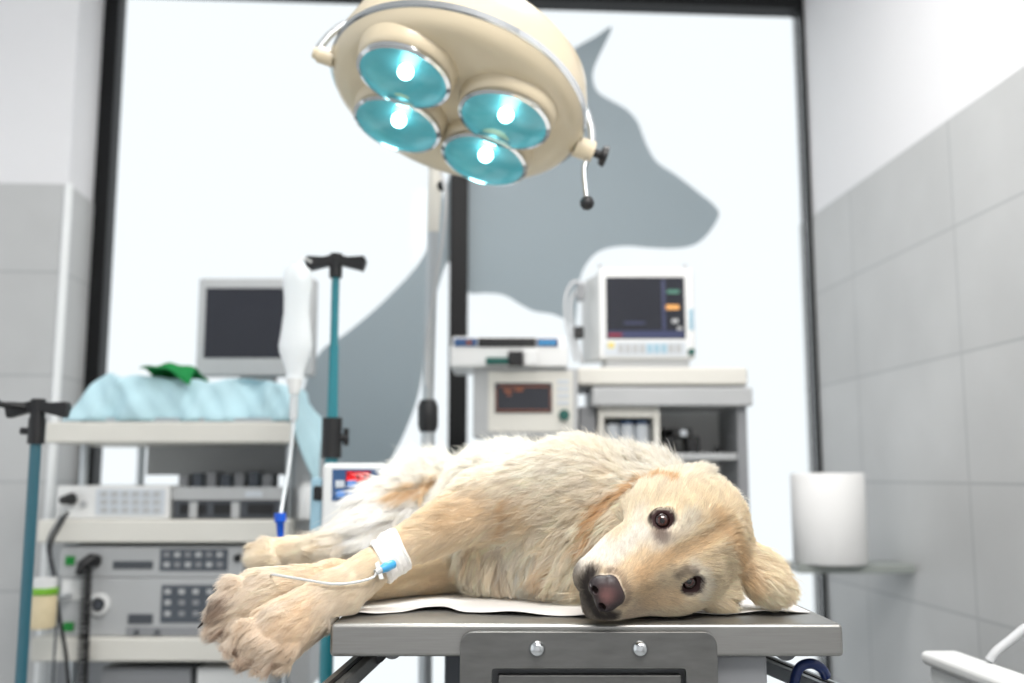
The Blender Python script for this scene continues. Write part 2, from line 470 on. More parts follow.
# ------------------------------------------------------------------ paper sheet on the table
def sheet():
    mb = MB(); nx, ny = 90, 60
    x0, x1 = TX0 + 0.004, TX1 - 0.012
    fy = [(330, 1.262), (370, 1.268), (400, 1.290), (425, 1.315), (442, 1.318), (465, 1.285), (500, 1.275), (540, 1.262), (590, 1.250), (640, 1.250), (700, 1.268), (760, 1.275), (820, 1.290), (900, 1.300)]
    def edge(x):
        px = 512 + x / 1.28 * 1010
        for (a, ya), (b, yb) in zip(fy[:-1], fy[1:]):
            if px <= b:
                t = min(1, max(0, (px - a) / (b - a))); t = t * t * (3 - 2 * t); return ya + (yb - ya) * t
        return fy[-1][1]
    grid = []
    for i in range(nx + 1):
        x = x0 + (x1 - x0) * i / nx; ye = edge(x); row = []
        for j in range(ny + 1):
            t = (j / ny) ** 1.6; y = ye + (2.3 - ye) * t
            w = math.exp(-((y - ye) / 0.05) ** 2)
            z = TZ + 0.0012 + w * 0.0016 * (1 + math.sin(x * 60 + 1.3)) + 0.0005 * (1 + math.sin(x * 35 + y * 22))
            row.append(mb.bm.verts.new((x, y, z)))
        grid.append(row)
    for i in range(nx):
        for j in range(ny):
            mb.bm.faces.new((grid[i][j], grid[i + 1][j], grid[i + 1][j + 1], grid[i][j + 1]))
    o = mb.build('paper_sheet', M['paper'], smooth=True)
    s = o.modifiers.new('thick', 'SOLIDIFY'); s.thickness = 0.0007; s.offset = 1
    return tagp(o, 'white crinkled paper sheet spread on the steel table under the dog', 'paper sheet')
sheet()

# ------------------------------------------------------------------ surgical lamp
def surgical_lamp():
    c = at(453, 113, 1.75)
    v = ray(453, 113).normalized()
    rg = (Vector((1, 0, 0)) - v * v.x).normalized(); up = rg.cross(v).normalized()
    n = (rg * (-0.33 * 0.828) + up * (-0.945 * 0.828) - v * 0.56).normalized()
    a = (rg * 0.945 - up * 0.33).normalized()
    b = (rg * (-0.33 * 0.56) + up * (-0.945 * 0.56) + v * 0.828).normalized()
    R = 0.238
    base = at(432, 455, 2.35)
    L = thing('surgical_lamp', (base.x, base.y, 0), 'cream round surgical lamp on a stand, four glowing teal lights, above the dog', 'surgical lamp')
    hd = MB().lathe([(0, 0.001), (R * 0.80, 0.0), (R * 0.90, 0.003), (R * 0.965, 0.012), (R, 0.028)], c, -n, 96).lathe([(R * 1.0, 0.038), (R * 0.99, 0.070), (R * 0.95, 0.105), (R * 0.84, 0.135), (R * 0.6, 0.155), (0, 0.163)], c, -n, 96)
    hd = hd.build('lamp_head', M['beige'], L, smooth=True)
    MB().lathe([(R * 0.998, 0.027), (R * 1.016, 0.028), (R * 1.016, 0.039), (R * 0.998, 0.040)], c, -n, 96).build('metal_band', M['chrome'], hd, smooth=True)
    refl = mat('teal_coated_reflector', (112, 172, 180), 0.38, 0.45, emit=(90, 180, 190), estr=0.04, bump=0.15, nscale=30)
    lens = bpy.data.materials.new('clear_lens'); lens.use_nodes = True
    nt = lens.node_tree; nt.nodes.clear()
    o_ = nt.nodes.new('ShaderNodeOutputMaterial'); mx = nt.nodes.new('ShaderNodeMixShader')
    tr = nt.nodes.new('ShaderNodeBsdfTransparent'); gl = nt.nodes.new('ShaderNodeBsdfGlossy')
    tr.inputs['Color'].default_value = (0.75, 0.96, 0.96, 1); gl.inputs['Roughness'].default_value = 0.12
    mx.inputs[0].default_value = 0.10; nt.links.new(tr.outputs[0], mx.inputs[1]); nt.links.new(gl.outputs[0], mx.inputs[2]); nt.links.new(mx.outputs[0], o_.inputs[0])
    bulb = mat('glowing_bulb', (235, 255, 255), 0.3, emit=(205, 250, 255), estr=13)
    for (qa, qb) in ((-0.099, -0.094), (-0.091, 0.056), (0.089, -0.074), (0.083, 0.070)):
        p = c + a * qa + b * qb
        r = 0.083
        h = MB().lathe([(r * 1.10, -0.012), (r * 1.06, 0.010), (r * 1.0, 0.020), (r * 0.93, 0.022)], p, n, 48).build('light_housing', M['beige'], L, smooth=True)
        MB().lathe([(r * 1.0, 0.0235), (r * 1.01, 0.030), (r * 0.93, 0.033), (r * 0.91, 0.0255)], p, n, 48, close=True).build('chrome_rim', M['chrome'], h, smooth=True)
        prof = [(r * 0.92 * math.sin(t), 0.030 - 0.026 * math.cos(t)) for t in [math.pi / 2 * k / 10 for k in range(10, -1, -1)]]
        MB().lathe(prof, p, n, 48).build('reflector', refl, h, smooth=True)
        MB().ball(p + n * 0.017, 0.014, 16, (1, 1, 1)).build('bulb', bulb, h, smooth=True)
        MB().lathe([(r * 0.92, 0.031), (r * 0.6, 0.037), (0, 0.040)], p, n, 48).build('lens', lens, h, smooth=True)
    sl = bpy.data.lights.new('lamp_beam', 'SPOT'); sl.energy = 22; sl.color = (1.0, 1.0, 0.98); sl.spot_size = math.radians(88); sl.spot_blend = 0.6; sl.shadow_soft_size = 0.14
    so = bpy.data.objects.new('lamp_beam', sl); COL.objects.link(so)
    so.location = c + n * 0.06; so.rotation_euler = n.to_track_quat('-Z', 'Y').to_euler()
    # yoke, pivots and knobs
    pr = c + a * (R + 0.018) - n * 0.02
    yoke = [c + a * (R * math.cos(t)) * 1.10 - n * (0.04 + 0.19 * math.sin(t)) for t in [math.pi * k / 24 for k in range(25)]]
    yoke = [c + a * (R * 1.13 * math.cos(t)) - n * (0.03 + 0.20 * math.sin(t)) + b * 0.02 for t in [math.pi * k / 24 for k in range(25)]]
    MB().tube(yoke, 0.0075, 10).build('yoke', M['alu'], L, smooth=True)
    MB().tube([c + a * R * 0.98 - n * 0.022, c + a * (R * 1.13) - n * 0.022], 0.020, 20).build('pivot_block', M['beige'], L, smooth=True)
    MB().tube([c + a * R * 1.13 - n * 0.022, c + a * (R * 1.19) - n * 0.022, c + a * (R * 1.2) - n * 0.022, c + a * (R * 1.24) - n * 0.022], [0.008, 0.008, 0.018, 0.021], 14).build('pivot_knob', M['black'], L, smooth=True)
    MB().tube([c - a * R * 0.98 - n * 0.022, c - a * (R * 1.10) - n * 0.022], 0.015, 20).build('pivot_block', M['beige'], L, smooth=True)
    MB().tube([c - a * R * 1.10 - n * 0.022, c - a * (R * 1.14) - n * 0.022], [0.012, 0.010], 14).build('pivot_knob', M['beige'], L, smooth=True)
    p0 = c + a * (R * 1.10) - n * 0.01
    q0 = at(587, 203, 1.72)
    MB().tube(smooth_path([p0, p0.lerp(q0, 0.35) + Vector((-0.006, 0, 0)), q0], 5), 0.0045, 8).build('handle_rod', M['chrome'], L, smooth=True)
    MB().ball(q0, 0.013, 16).build('handle_ball', M['black'], L, smooth=True)
    # stand: the yoke's middle is carried by a column that goes down behind the table
    top = c - n * 0.24 + b * 0.02
    j = at(436, 168, 2.25)
    MB().tube(smooth_path([top, top + Vector((0.03, 0.22, 0.06)), j + Vector((0.0, -0.05, 0.28)), j + Vector((0, 0, 0.12)), j], 6), 0.018, 16).build('arm', M['beige'], L, smooth=True)
    k1 = at(433, 232, 2.27)
    MB().tube([j, k1], [0.017, 0.014], 16).build('arm_sleeve', M['shelf'], L, smooth=True)
    k2 = at(428, 400, 2.35)
    MB().tube([k1, k2], 0.0135, 16).build('column_tube', M['alu'], L, smooth=True)
    k3 = at(428, 432, 2.35); k4 = Vector((k3.x + 0.0, k3.y, 0.08))
    MB().tube([k2, k2.lerp(k3, .2), k2.lerp(k3, .8), k3], [0.018, 0.024, 0.024, 0.019], 18).build('height_clamp', M['black'], L, smooth=True)
    MB().tube([k3, k4], 0.016, 16).build('column_tube', M['alu'], L, smooth=True)
    kk = at(441, 186, 2.25)
    MB().tube([j + Vector((0.015, 0, -0.04)), kk], [0.006, 0.006], 10).ball(kk, 0.013, 12).build('tilt_knob', M['black'], L, smooth=True)
    MB().tube(smooth_path([at(441, 170, 2.2), at(446, 200, 2.2), at(441, 250, 2.22), at(428, 330, 2.3), at(426, 385, 2.32)], 8), 0.004, 8).build('power_cable', M['cable_w'], L, smooth=True)
    for k in range(5):
        an = 2 * math.pi * k / 5 + 0.3
        MB().tube([(k4.x, k4.y, 0.09), (k4.x + 0.30 * math.cos(an), k4.y + 0.30 * math.sin(an), 0.06)], [0.02, 0.014], 10).ball((k4.x + 0.29 * math.cos(an), k4.y + 0.29 * math.sin(an), 0.028), 0.028, 14).build('foot', M['black'], L, smooth=True)
surgical_lamp()

# ------------------------------------------------------------------ IV poles, bag, pump
def pole_feet(x, y, parent, n=5, r=0.26):
    for k in range(n):
        an = 2 * math.pi * k / n + 0.5
        MB().tube([(x, y, 0.10), (x + r * math.cos(an), y + r * math.sin(an), 0.06)], [0.016, 0.012], 10).ball((x + r * math.cos(an), y + r * math.sin(an), 0.026), 0.026, 14).build('foot', M['black'], parent, smooth=True)

def hook_head(mb, c, w):
    for s in (-1, 1):
        mb.prism([c + Vector((0, -0.012, -0.012)), c + Vector((s * w * .2, -0.012, -0.008)), c + Vector((s * w * .9, -0.012, -0.020)), c + Vector((s * w, -0.012, 0.002)), c + Vector((s * w * .93, -0.012, 0.012)), c + Vector((s * w * .4, -0.012, 0.010)), c + Vector((0, -0.012, 0.016))][:: s], (0, 0.024, 0))
    mb.tube([c + Vector((0, 0, -0.035)), c + Vector((0, 0, 0.018))], 0.014, 14)
YP = 2.10
pc = at(336, 262, YP)
pole = thing('iv_pole', (pc.x, YP, 0), 'teal IV pole with black winged top, beside the hanging drip bag', 'iv pole')
zt = pc.z
zj = at(333, 418, YP).z; zj2 = at(333, 458, YP).z
MB().tube([(pc.x, YP, zj), (pc.x, YP, zt - 0.01)], 0.0085, 14).build('upper_tube', M['teal'], pole, smooth=True)
MB().tube([(pc.x, YP, 0.08), (pc.x, YP, zj2)], 0.0145, 16).build('lower_tube', M['teal'], pole, smooth=True)
MB().tube([(pc.x, YP, at(333, 345, YP).z), (pc.x, YP, zj)], [0.010, 0.012], 14).build('upper_tube', M['teal'], pole, smooth=True)
mb = MB(); hook_head(mb, Vector((pc.x, YP, zt)), 0.066)
mb.build('hook_head', M['black'], pole, bevel=0.002)
mb = MB(); mb.tube([(pc.x, YP, zj2), (pc.x, YP, zj)], 0.021, 18).tube([(pc.x + .015, YP, (zj + zj2) / 2), (pc.x + .034, YP, (zj + zj2) / 2)], 0.009, 10).tube([(pc.x + .030, YP, (zj + zj2) / 2 + .02), (pc.x + .030, YP, (zj + zj2) / 2 - .016)], 0.006, 8)
mb.build('height_clamp', M['black'], pole, smooth=True)
pole_feet(pc.x, YP, pole)

YL = 1.95
pl = at(38, 408, YL)
pole2 = thing('iv_pole', (pl.x, YL, 0), 'teal IV pole with black hook head at the far left, in front of the trolley', 'iv pole')
mb = MB(); hook_head(mb, Vector((pl.x, YL, pl.z)), 0.062); mb.tube([(pl.x - .02, YL - .01, pl.z), (pl.x - .05, YL - .05, pl.z + .004), (pl.x - .062, YL - .06, pl.z + .02)], 0.006, 10)
mb.build('hook_head', M['black'], pole2, bevel=0.002)
MB().tube([(pl.x, YL, 0.08), (pl.x, YL, pl.z - .06)], 0.0108, 16).build('pole_tube', M['teal_dark'], pole2, smooth=True)
MB().tube([(pl.x, YL, pl.z - .07), (pl.x, YL, pl.z - .02)], 0.016, 16).tube([(pl.x - .03, YL, pl.z - .045), (pl.x, YL, pl.z - .045)], .007, 10).build('height_clamp', M['black'], pole2, smooth=True)
pole_feet(pl.x, YL, pole2)

# drip bag hanging from the hook head
YB = 2.06
bt = at(298, 262, YB); bb = at(297, 381, YB); H = bt.z - bb.z
bag = thing('iv_bag', (bt.x, YB, bb.z), 'milky white IV fluid bag hanging left of the teal pole', 'iv bag')
prof = [(0.0, 1.0), (0.010, 0.995), (0.015, 0.97), (0.028, 0.93), (0.031, 0.82), (0.0275, 0.70), (0.027, 0.58), (0.031, 0.42), (0.0355, 0.30), (0.034, 0.24), (0.024, 0.14), (0.019, 0.08), (0.019, 0.0), (0, 0)]
mb = MB(); mb.lathe([(r, h * H) for r, h in prof], (0, 0, 0), (0, 0, 1), 32)
for v in mb.bm.verts: v.co = Vector((v.co.x + bt.x, v.co.y * 0.55 + YB, v.co.z + bb.z))
mb.build('bag', M['bag'], bag, smooth=True)
MB().tube([(bt.x, YB, bb.z - 0.028), (bt.x, YB, bb.z + 0.004)], [0.010, 0.017], 16).build('port', M['white_pl'], bag, smooth=True)
MB().tube([(bt.x, YB, bb.z - 0.085), (bt.x, YB, bb.z - 0.075), (bt.x, YB, bb.z - 0.03)], [0.005, 0.009, 0.009], 14).build('drip_chamber', M['tube'], bag, smooth=True)
MB().tube([(bt.x, YB, bt.z - 0.004), (bt.x + 0.008, YB + 0.01, bt.z + 0.012), (bt.x + 0.022, YB + 0.03, bt.z + 0.006)], 0.003, 8).build('hanger_loop', M['white_pl'], bag, smooth=True)
x0 = Vector((bt.x, YB, bb.z - 0.085))
tb = smooth_path([x0, at(293, 430, 2.05), at(289, 465, 2.0), at(283, 500, 1.9), at(280, 520, 1.86)], 8)
line = thing('infusion_line', (tb[-1].x, tb[-1].y, tb[-1].z), 'white drip tube with a blue roller clamp running down from the bag', 'tube')
MB().tube(tb, 0.0036, 8).build('tubing', M['tube'], line, smooth=True)
bc0 = at(280, 513, 1.86); bc1 = at(280.5, 538, 1.86)
MB().tube([bc1, bc1.lerp(bc0, .6), bc1.lerp(bc0, .66), bc0], [0.006, 0.0075, 0.011, 0.011], 12).build('roller_clamp', M['blue'], line, smooth=True)
MB().tube(smooth_path([bc1, at(282, 600, 1.8), at(284, 660, 1.8), at(283, 700, 1.8)], 8), 0.003, 8).build('tubing', M['tube'], line, smooth=True)

# infusion pump clamped on the pole
YI = 2.0
pump = thing('infusion_pump', tuple(at(350, 535, YI)), 'white infusion pump with red digits and blue panel clamped on the teal pole', 'infusion pump')
mb = MB()
A0 = at(322, 535, YI); A1 = at(384, 466, YI)
px_box(mb, 321, 463, 385, 536, YI, 0.065); mb.build('case', M['white_pl'], pump, bevel=0.010)
mb = MB(); px_box(mb, 332, 469, 382, 501, YI, 0.004, front=0.0015); pn = mb.build('control_panel', M['pumpblue'], pump, bevel=0.001)
mb = MB(); px_box(mb, 346, 471, 371, 482, YI, 0.004, front=0.0025); dp = mb.build('display', M['red_dark'], pump)
# three red seven-segment digits
def digit(mb, cx, cz, s, segs, Y):
    S = {'a': (-.3, .5, .3, .5), 'g': (-.3, 0, .3, 0), 'd': (-.3, -.5, .3, -.5), 'f': (-.35, .05, -.35, .45), 'b': (.35, .05, .35, .45), 'e': (-.35, -.45, -.35, -.05), 'c': (.35, -.45, .35, -.05)}
    for k in segs:
        a_, b_, c_, d_ = S[k]
        mb.box((cx + a_ * s - .0008, Y - .0012, cz + b_ * s - .0008), (cx + c_ * s + .0008, Y, cz + d_ * s + .0008))
mb = MB(); dc = at(358, 476.5, YI)
for i in range(3): digit(mb, dc.x + (i - 1) * 0.0145, dc.z, 0.014, 'abcdeg' if i == 0 else 'abcdef', YI - .0025)
mb.build('digit', M['red_led'], pump)
for kx, ky, mm in ((340, 484, 'key'), (352, 484, 'pumpkey'), (341, 494, 'pumpkey'), (352, 494, 'pumpkey'), (364, 492, 'pumpkey')):
    mb = MB(); px_box(mb, kx - 4.5, ky - 3.5, kx + 4.5, ky + 3.5, YI, 0.004, front=0.004); mb.build('key', M[mm], pump, bevel=0.0015)
mb = MB(); px_box(mb, 334, 504, 380, 530, YI, 0.004, front=0.002); mb.build('door', M['white_pl'], pump, bevel=0.002)
mb = MB(); px_box(mb, 310, 478, 321.5, 532, YI + 0.01, 0.05); mb.build('side_module', M['paleblue'], pump, bevel=0.004)
mb = MB(); px_box(mb, 313, 486, 322, 500, YI + 0.004, 0.03); mb.build('latch', M['black'], pump, bevel=0.003)
mb = MB(); px_box(mb, 322, 480, 345, 500, YI + 0.065, YP - YI - 0.065 + 0.01); mb.build('pole_clamp', M['black'], pump, bevel=0.003)
mb = MB(); 
MB().tube([at(296, 536, 1.98), at(296, 522, 1.98), at(296, 488, 1.98), at(296, 480, 1.98)], [0.010, 0.020, 0.020, 0.013], 16).build('bottle_body', M['bag'], pump, smooth=True) if False else None
bot = thing('bottle', tuple(at(294, 533, 2.3)), 'small white plastic bottle behind the blue roller clamp on the trolley', 'bottle')
q = at(295, 520, 2.40)
SHELF2 = at(160, 520, 2.5).z
MB().lathe([(0, 0), (0.026, 0), (0.027, 0.004), (0.027, 0.075), (0.016, 0.092), (0.012, 0.094)], (q.x, 2.56, SHELF2 + .0005), (0, 0, 1), 24).build('bottle_body', M['white_pl'], bot, smooth=True)
MB().lathe([(0.013, 0.092), (0.0145, 0.094), (0.0145, 0.112), (0, 0.112)], (q.x, 2.56, SHELF2), (0, 0, 1), 24).build('cap', M['grey_pl'], bot, smooth=True)

# ------------------------------------------------------------------ left trolley with its instruments
YC = 2.50; DC = 0.42
trol = thing('equipment_trolley', (at(165, 600, YC).x, YC + DC / 2, 0), 'pale grey three-shelf equipment trolley against the window, left side', 'trolley')
levels = []
for (x0, x1, y0, y1) in ((45, 291, 422, 443), (37, 287, 520, 543), (30, 283, 638, 662)):
    mb = MB(); px_box(mb, x0, y0, x1, y1, YC, DC); mb.build('shelf', M['shelf'], trol, bevel=0.006)
    levels.append(at(160, y0, YC).z)
L1, L2, L3 = levels
XL = at(45, 432, YC).x; XR = at(290, 432, YC).x
for x, y in ((XL + .06, YC + .10), (XL + .10, YC + DC - .03), (XR - .02, YC + .10), (XR - .02, YC + DC - .02)):
    MB().tube([(x, y, 0.07), (x, y, L1 - 0.03)], 0.011, 14).build('post', M['alu'], trol, smooth=True)
mb = MB(); px_box(mb, 147, 443, 290, 475, YC + 0.30, 0.02); mb.build('back_panel', M['grey_pl'], trol)
mb = MB(); px_box(mb, 30, 596, 282, 620, YC + 0.36, 0.02) if False else px_box(mb, 60, 543, 290, 690, YC + 0.38, 0.015); mb.build('back_panel', M['mid_pl'], trol)
mb = MB(); px_box(mb, 292, 425, 312, 690, YC + 0.1, 0.30); mb.build('side_panel', M['grey_pl'], trol, bevel=0.003)
MB().box((XL, YC, 0.07), (XR, YC + DC, 0.13)).build('base', M['shelf'], trol, bevel=0.01)
for x in (XL + .05, XR - .05):
    for y in (YC + .05, YC + DC - .05):
        MB().tube([(x - .012, y, .035), (x + .012, y, .035)], .035, 18).build('caster', M['black'], trol, smooth=True)

def device(name, label, cat, x0, y0, x1, y1, Y, depth, m, z=None, bevel=0.004, group=None):
    a = at(x0, (y0 + y1) / 2, Y); b = at(x1, (y0 + y1) / 2, Y)
    zb_ = at(x0, y1, Y).z if z is None else z
    zt_ = at((x0 + x1) / 2, y0, Y).z
    t = thing(name, ((a.x + b.x) / 2, Y + depth / 2, zb_), label, cat, group)
    MB().box((a.x, Y, zb_), (b.x, Y + depth, zt_)).build('case', M[m], t, bevel=bevel)
    return t
def inset(t, name, m, x0, y0, x1, y1, Y, front=0.002, bevel=0.0008, depth=0.004):
    mb = MB(); px_box(mb, x0, y0, x1, y1, Y, depth, front=front)
    return mb.build(name, M[m], t, bevel=bevel)
def knob(t, name, m, px, py, Y, r, l, parent=None):
    p = at(px, py, Y)
    return MB().tube([p, p + Vector((0, -l, 0))], [r, r * .9], 20).build(name, M[m], t, smooth=True)

# on the middle shelf
YD = YC + 0.03
d1 = device('signal_generator', 'small white instrument with a row of keys and black plug on trolley middle shelf', 'instrument', 56, 486, 169, 520, YD, 0.26, 'white_pl', z=L2 + .0006)
inset(d1, 'key_panel', 'key', 96, 489, 165, 515, YD)
for r_ in range(3):
    for k in range(6): inset(d1, 'key', 'grey_pl', 101 + k * 10.5, 491.5 + r_ * 8, 108 + k * 10.5, 496.5 + r_ * 8, YD, front=0.004)
p = at(71, 500, YD)
MB().tube([p, p + Vector((0.01, -0.02, 0.004)), p + Vector((-0.005, -0.045, 0))], [.014, .015, .009], 14).build('plug', M['black'], d1, smooth=True)
knob(d1, 'socket', 'grey_pl', 84, 504, YD, .009, .008)
d2 = device('recorder_unit', 'dark grey recorder with silver top strip, right end of trolley middle shelf', 'instrument', 173, 488, 284, 520, YD + .02, 0.26, 'dark_pl', z=L2 + .0006)
inset(d2, 'top_strip', 'grey_pl', 173, 487, 284, 500, YD + .02, front=0.006)
inset(d2, 'label_plate', 'key', 246, 491, 263, 497, YD + .02, front=0.008)
for k in range(3): inset(d2, 'slot', 'black', 180 + k * 34, 504, 206 + k * 34, 514, YD + .02, front=0.004)
for sx in (190, 232): inset(d2, 'bracket', 'grey_pl', sx, 502, sx + 8, 518, YD + .02, front=0.008)
zt2 = at(230, 488, YD + .02).z
for k in range(7):
    x = at(183 + k * 14, 480, YD + .1).x
    t_ = MB().box((x - .012, YD + .10, zt2 + .0006), (x + .012, YD + .18, zt2 + .034 + .004 * (k % 3))).build('cassette', M['panel'] if k % 2 else M['mid_pl'], bevel=.002)
    tagp(t_, 'small grey plastic cassette in the row on the dark recorder', 'cassette', 'cassettes standing on the recorder')
# on the lower shelf
YE = YC + 0.02
zD = at(60, 578, YE).z
d4 = device('rack_unit', 'lower grey rack instrument with large knob socket and dark key panel', 'instrument', 59, 578, 243, 638, YE, 0.34, 'grey_pl', z=L3 + .0006)
ztop4 = at(151, 578, YE).z
d3 = device('rack_unit', 'upper slim grey rack instrument with green switch under the middle shelf', 'instrument', 59, 546, 243, 577, YE, 0.34, 'grey_pl', z=ztop4 + .0006)
inset(d3, 'power_switch', 'green', 66, 556, 75, 565, YE, front=.005)
inset(d3, 'display', 'dark_pl', 113, 561, 153, 569, YE, front=.002)
pn = inset(d3, 'key_panel', 'panel', 160, 549, 228, 571, YE, front=.002)
for r_ in range(2):
    for k in range(6): inset(d3, 'key', 'grey_pl' if (k + r_) % 2 else 'mid_pl', 164 + k * 10.6, 552 + r_ * 10, 170 + k * 10.6, 557 + r_ * 10, YE, front=.004)
knob(d3, 'socket', 'black', 238, 558, YE, .010, .01)
inset(d4, 'power_switch', 'green', 64, 622, 74, 631, YE, front=.005)
pn = inset(d4, 'key_panel', 'panel', 161, 585, 236, 623, YE, front=.002)
for r_ in range(3):
    for k in range(5): inset(d4, 'key', 'mid_pl' if (k * r_) % 3 else 'grey_pl', 165 + k * 14, 589 + r_ * 11, 171 + k * 14, 594 + r_ * 11, YE, front=.004)
inset(d4, 'card_slot', 'dark_pl', 128, 614, 153, 624, YE, front=.002)
inset(d4, 'lower_strip', 'mid_pl', 126, 627, 236, 636, YE, front=.002)
inset(d4, 'white_tab', 'white_pl', 62, 580, 88, 600, YE, front=.003)
p = at(100, 604, YE)
MB().lathe([(.026, 0), (.026, .012), (.018, .014), (.018, .004)], p, (0, -1, 0), 28).build('socket_ring', M['white_pl'], d4, smooth=True)
MB().tube([p, p + Vector((0, -.018, 0))], .012, 18).build('socket', M['dark_pl'], d4, smooth=True)
for sx in (137, 158): knob(d4, 'knob', 'dark_pl', sx, 632, YE, .006, .01)
# below the lower shelf
tagp(MB().tube([at(193, 677, YC + .05), at(262, 677, YC + .05)], .017, 20).build('paper_roll', M['tissue'], smooth=True), 'white roll lying under the lowest trolley shelf', 'roll') if False else None
roll_z = at(225, 677, YC + .05).z
dd = device('storage_case', 'dark grey case under the lowest trolley shelf', 'case', 100, 668, 190, 720, YC + .04, .3, 'mid_pl', z=0.1306)
dd2 = device('white_tray_case', 'white case lying under the lowest trolley shelf, right of the grey case', 'case', 196, 668, 268, 720, YC + .04, .3, 'white_pl', z=0.1306)

# coiled black lead and thin cables
def coil(p0, p1, r, turns, wire, n=14):
    p0 = Vector(p0); p1 = Vector(p1); d = (p1 - p0); t = d.normalized(); a_ = t.orthogonal().normalized(); b_ = t.cross(a_)
    pts = [p0 + d * (i / (turns * n)) + (a_ * math.cos(2 * math.pi * i / n) + b_ * math.sin(2 * math.pi * i / n)) * r for i in range(turns * n + 1)]
    return MB().tube(pts, wire, 6)
cl = thing('coiled_lead', tuple(at(86, 683, YE - .03)), 'black coiled lead plugged into the upper rack instrument', 'cable')
p = at(96, 561, YE)
MB().tube([p, p + Vector((-.004, -.018, .004)), p + Vector((-.02, -.035, -.008)), p + Vector((-.026, -.04, -.03))], [.016, .017, .013, .007], 14).build('plug', M['black'], cl, smooth=True)
coil(at(87, 568, YE - .04), at(82, 700, YE - .04), .0105, 26, .0036).build('coiled_wire', M['black'], cl, smooth=True)
c2 = MB().tube(smooth_path([at(68, 512, YD - .045), at(60, 525, YC - .02), at(50, 548, YC - .03), at(55, 580, YC - .03), at(60, 620, YC - .02), at(66, 655, YC - .02), at(70, 700, YC - .02)], 8), .0045, 8).build('power_cable', M['black'], smooth=True)
tagp(c2, 'thin black cable hanging from the white instrument down the trolley front', 'cable')
c3 = MB().tube(smooth_path([at(62, 515, YD - .03), at(48, 540, YC - .04), at(50, 565, YC - .05), at(57, 600, YC - .05), at(52, 690, YC - .05)], 8), .003, 8).build('power_cable', M['dark_pl'], smooth=True)
tagp(c3, 'thin grey cable looping past the amber jar at the trolley left edge', 'cable')
# amber jar hooked at the trolley's left edge
YJ = 2.40
jc = at(42, 628, YJ)
jar = thing('suction_jar', tuple(jc), 'amber jar with bright green band at the left edge of the trolley', 'jar')
jh = at(42, 577, YJ).z - jc.z
MB().lathe([(0, 0), (.027, 0), (.030, .006), (.030, jh * .62), (.027, jh * .72)], jc, (0, 0, 1), 24).build('jar_body', M['amberliq'], jar, smooth=True)
MB().lathe([(.031, jh * .66), (.032, jh * .68), (.032, jh * .78), (.031, jh * .80)], jc, (0, 0, 1), 24).build('band', M['greenband'], jar, smooth=True)
MB().lathe([(.028, jh * .72), (.028, jh * .98), (0, jh)], jc, (0, 0, 1), 24).build('lid', M['white_pl'], jar, smooth=True)
MB().box((jc.x - .004, YJ + .02, jc.z + jh * .5), (jc.x + .02, YC + .01, jc.z + jh * .56)).build('bracket', M['alu'], jar)

# monitor standing at the back of the top shelf
YM = YC + 0.28
mon = thing('monitor', tuple(at(255, 376, YM)), 'blank dark monitor with pale grey bezel on the left trolley top', 'monitor')
mb = MB(); px_box(mb, 197, 278, 314, 376, YM, 0.05); mb.build('case', M['grey_pl'], mon, bevel=.006)
mb = MB(); px_box(mb, 205, 288, 306, 358, YM, 0.004, front=.001); mb.build('screen', M['screen'], mon)
mb = MB(); px_box(mb, 208, 300, 303, 366, YM + .05, 0.06); mb.build('rear_housing', M['grey_pl'], mon, bevel=.02)
s0 = at(255, 372, YM)
MB().box((s0.x - .05, YM + .02, L1 + .012), (s0.x + .05, YM + .06, s0.z + .002)).build('neck', M['grey_pl'], mon, bevel=.004)
MB().box((s0.x - .12, YM - .06, L1 + .0006), (s0.x + .12, YM + .13, L1 + .014)).build('stand_base', M['grey_pl'], mon, bevel=.004)

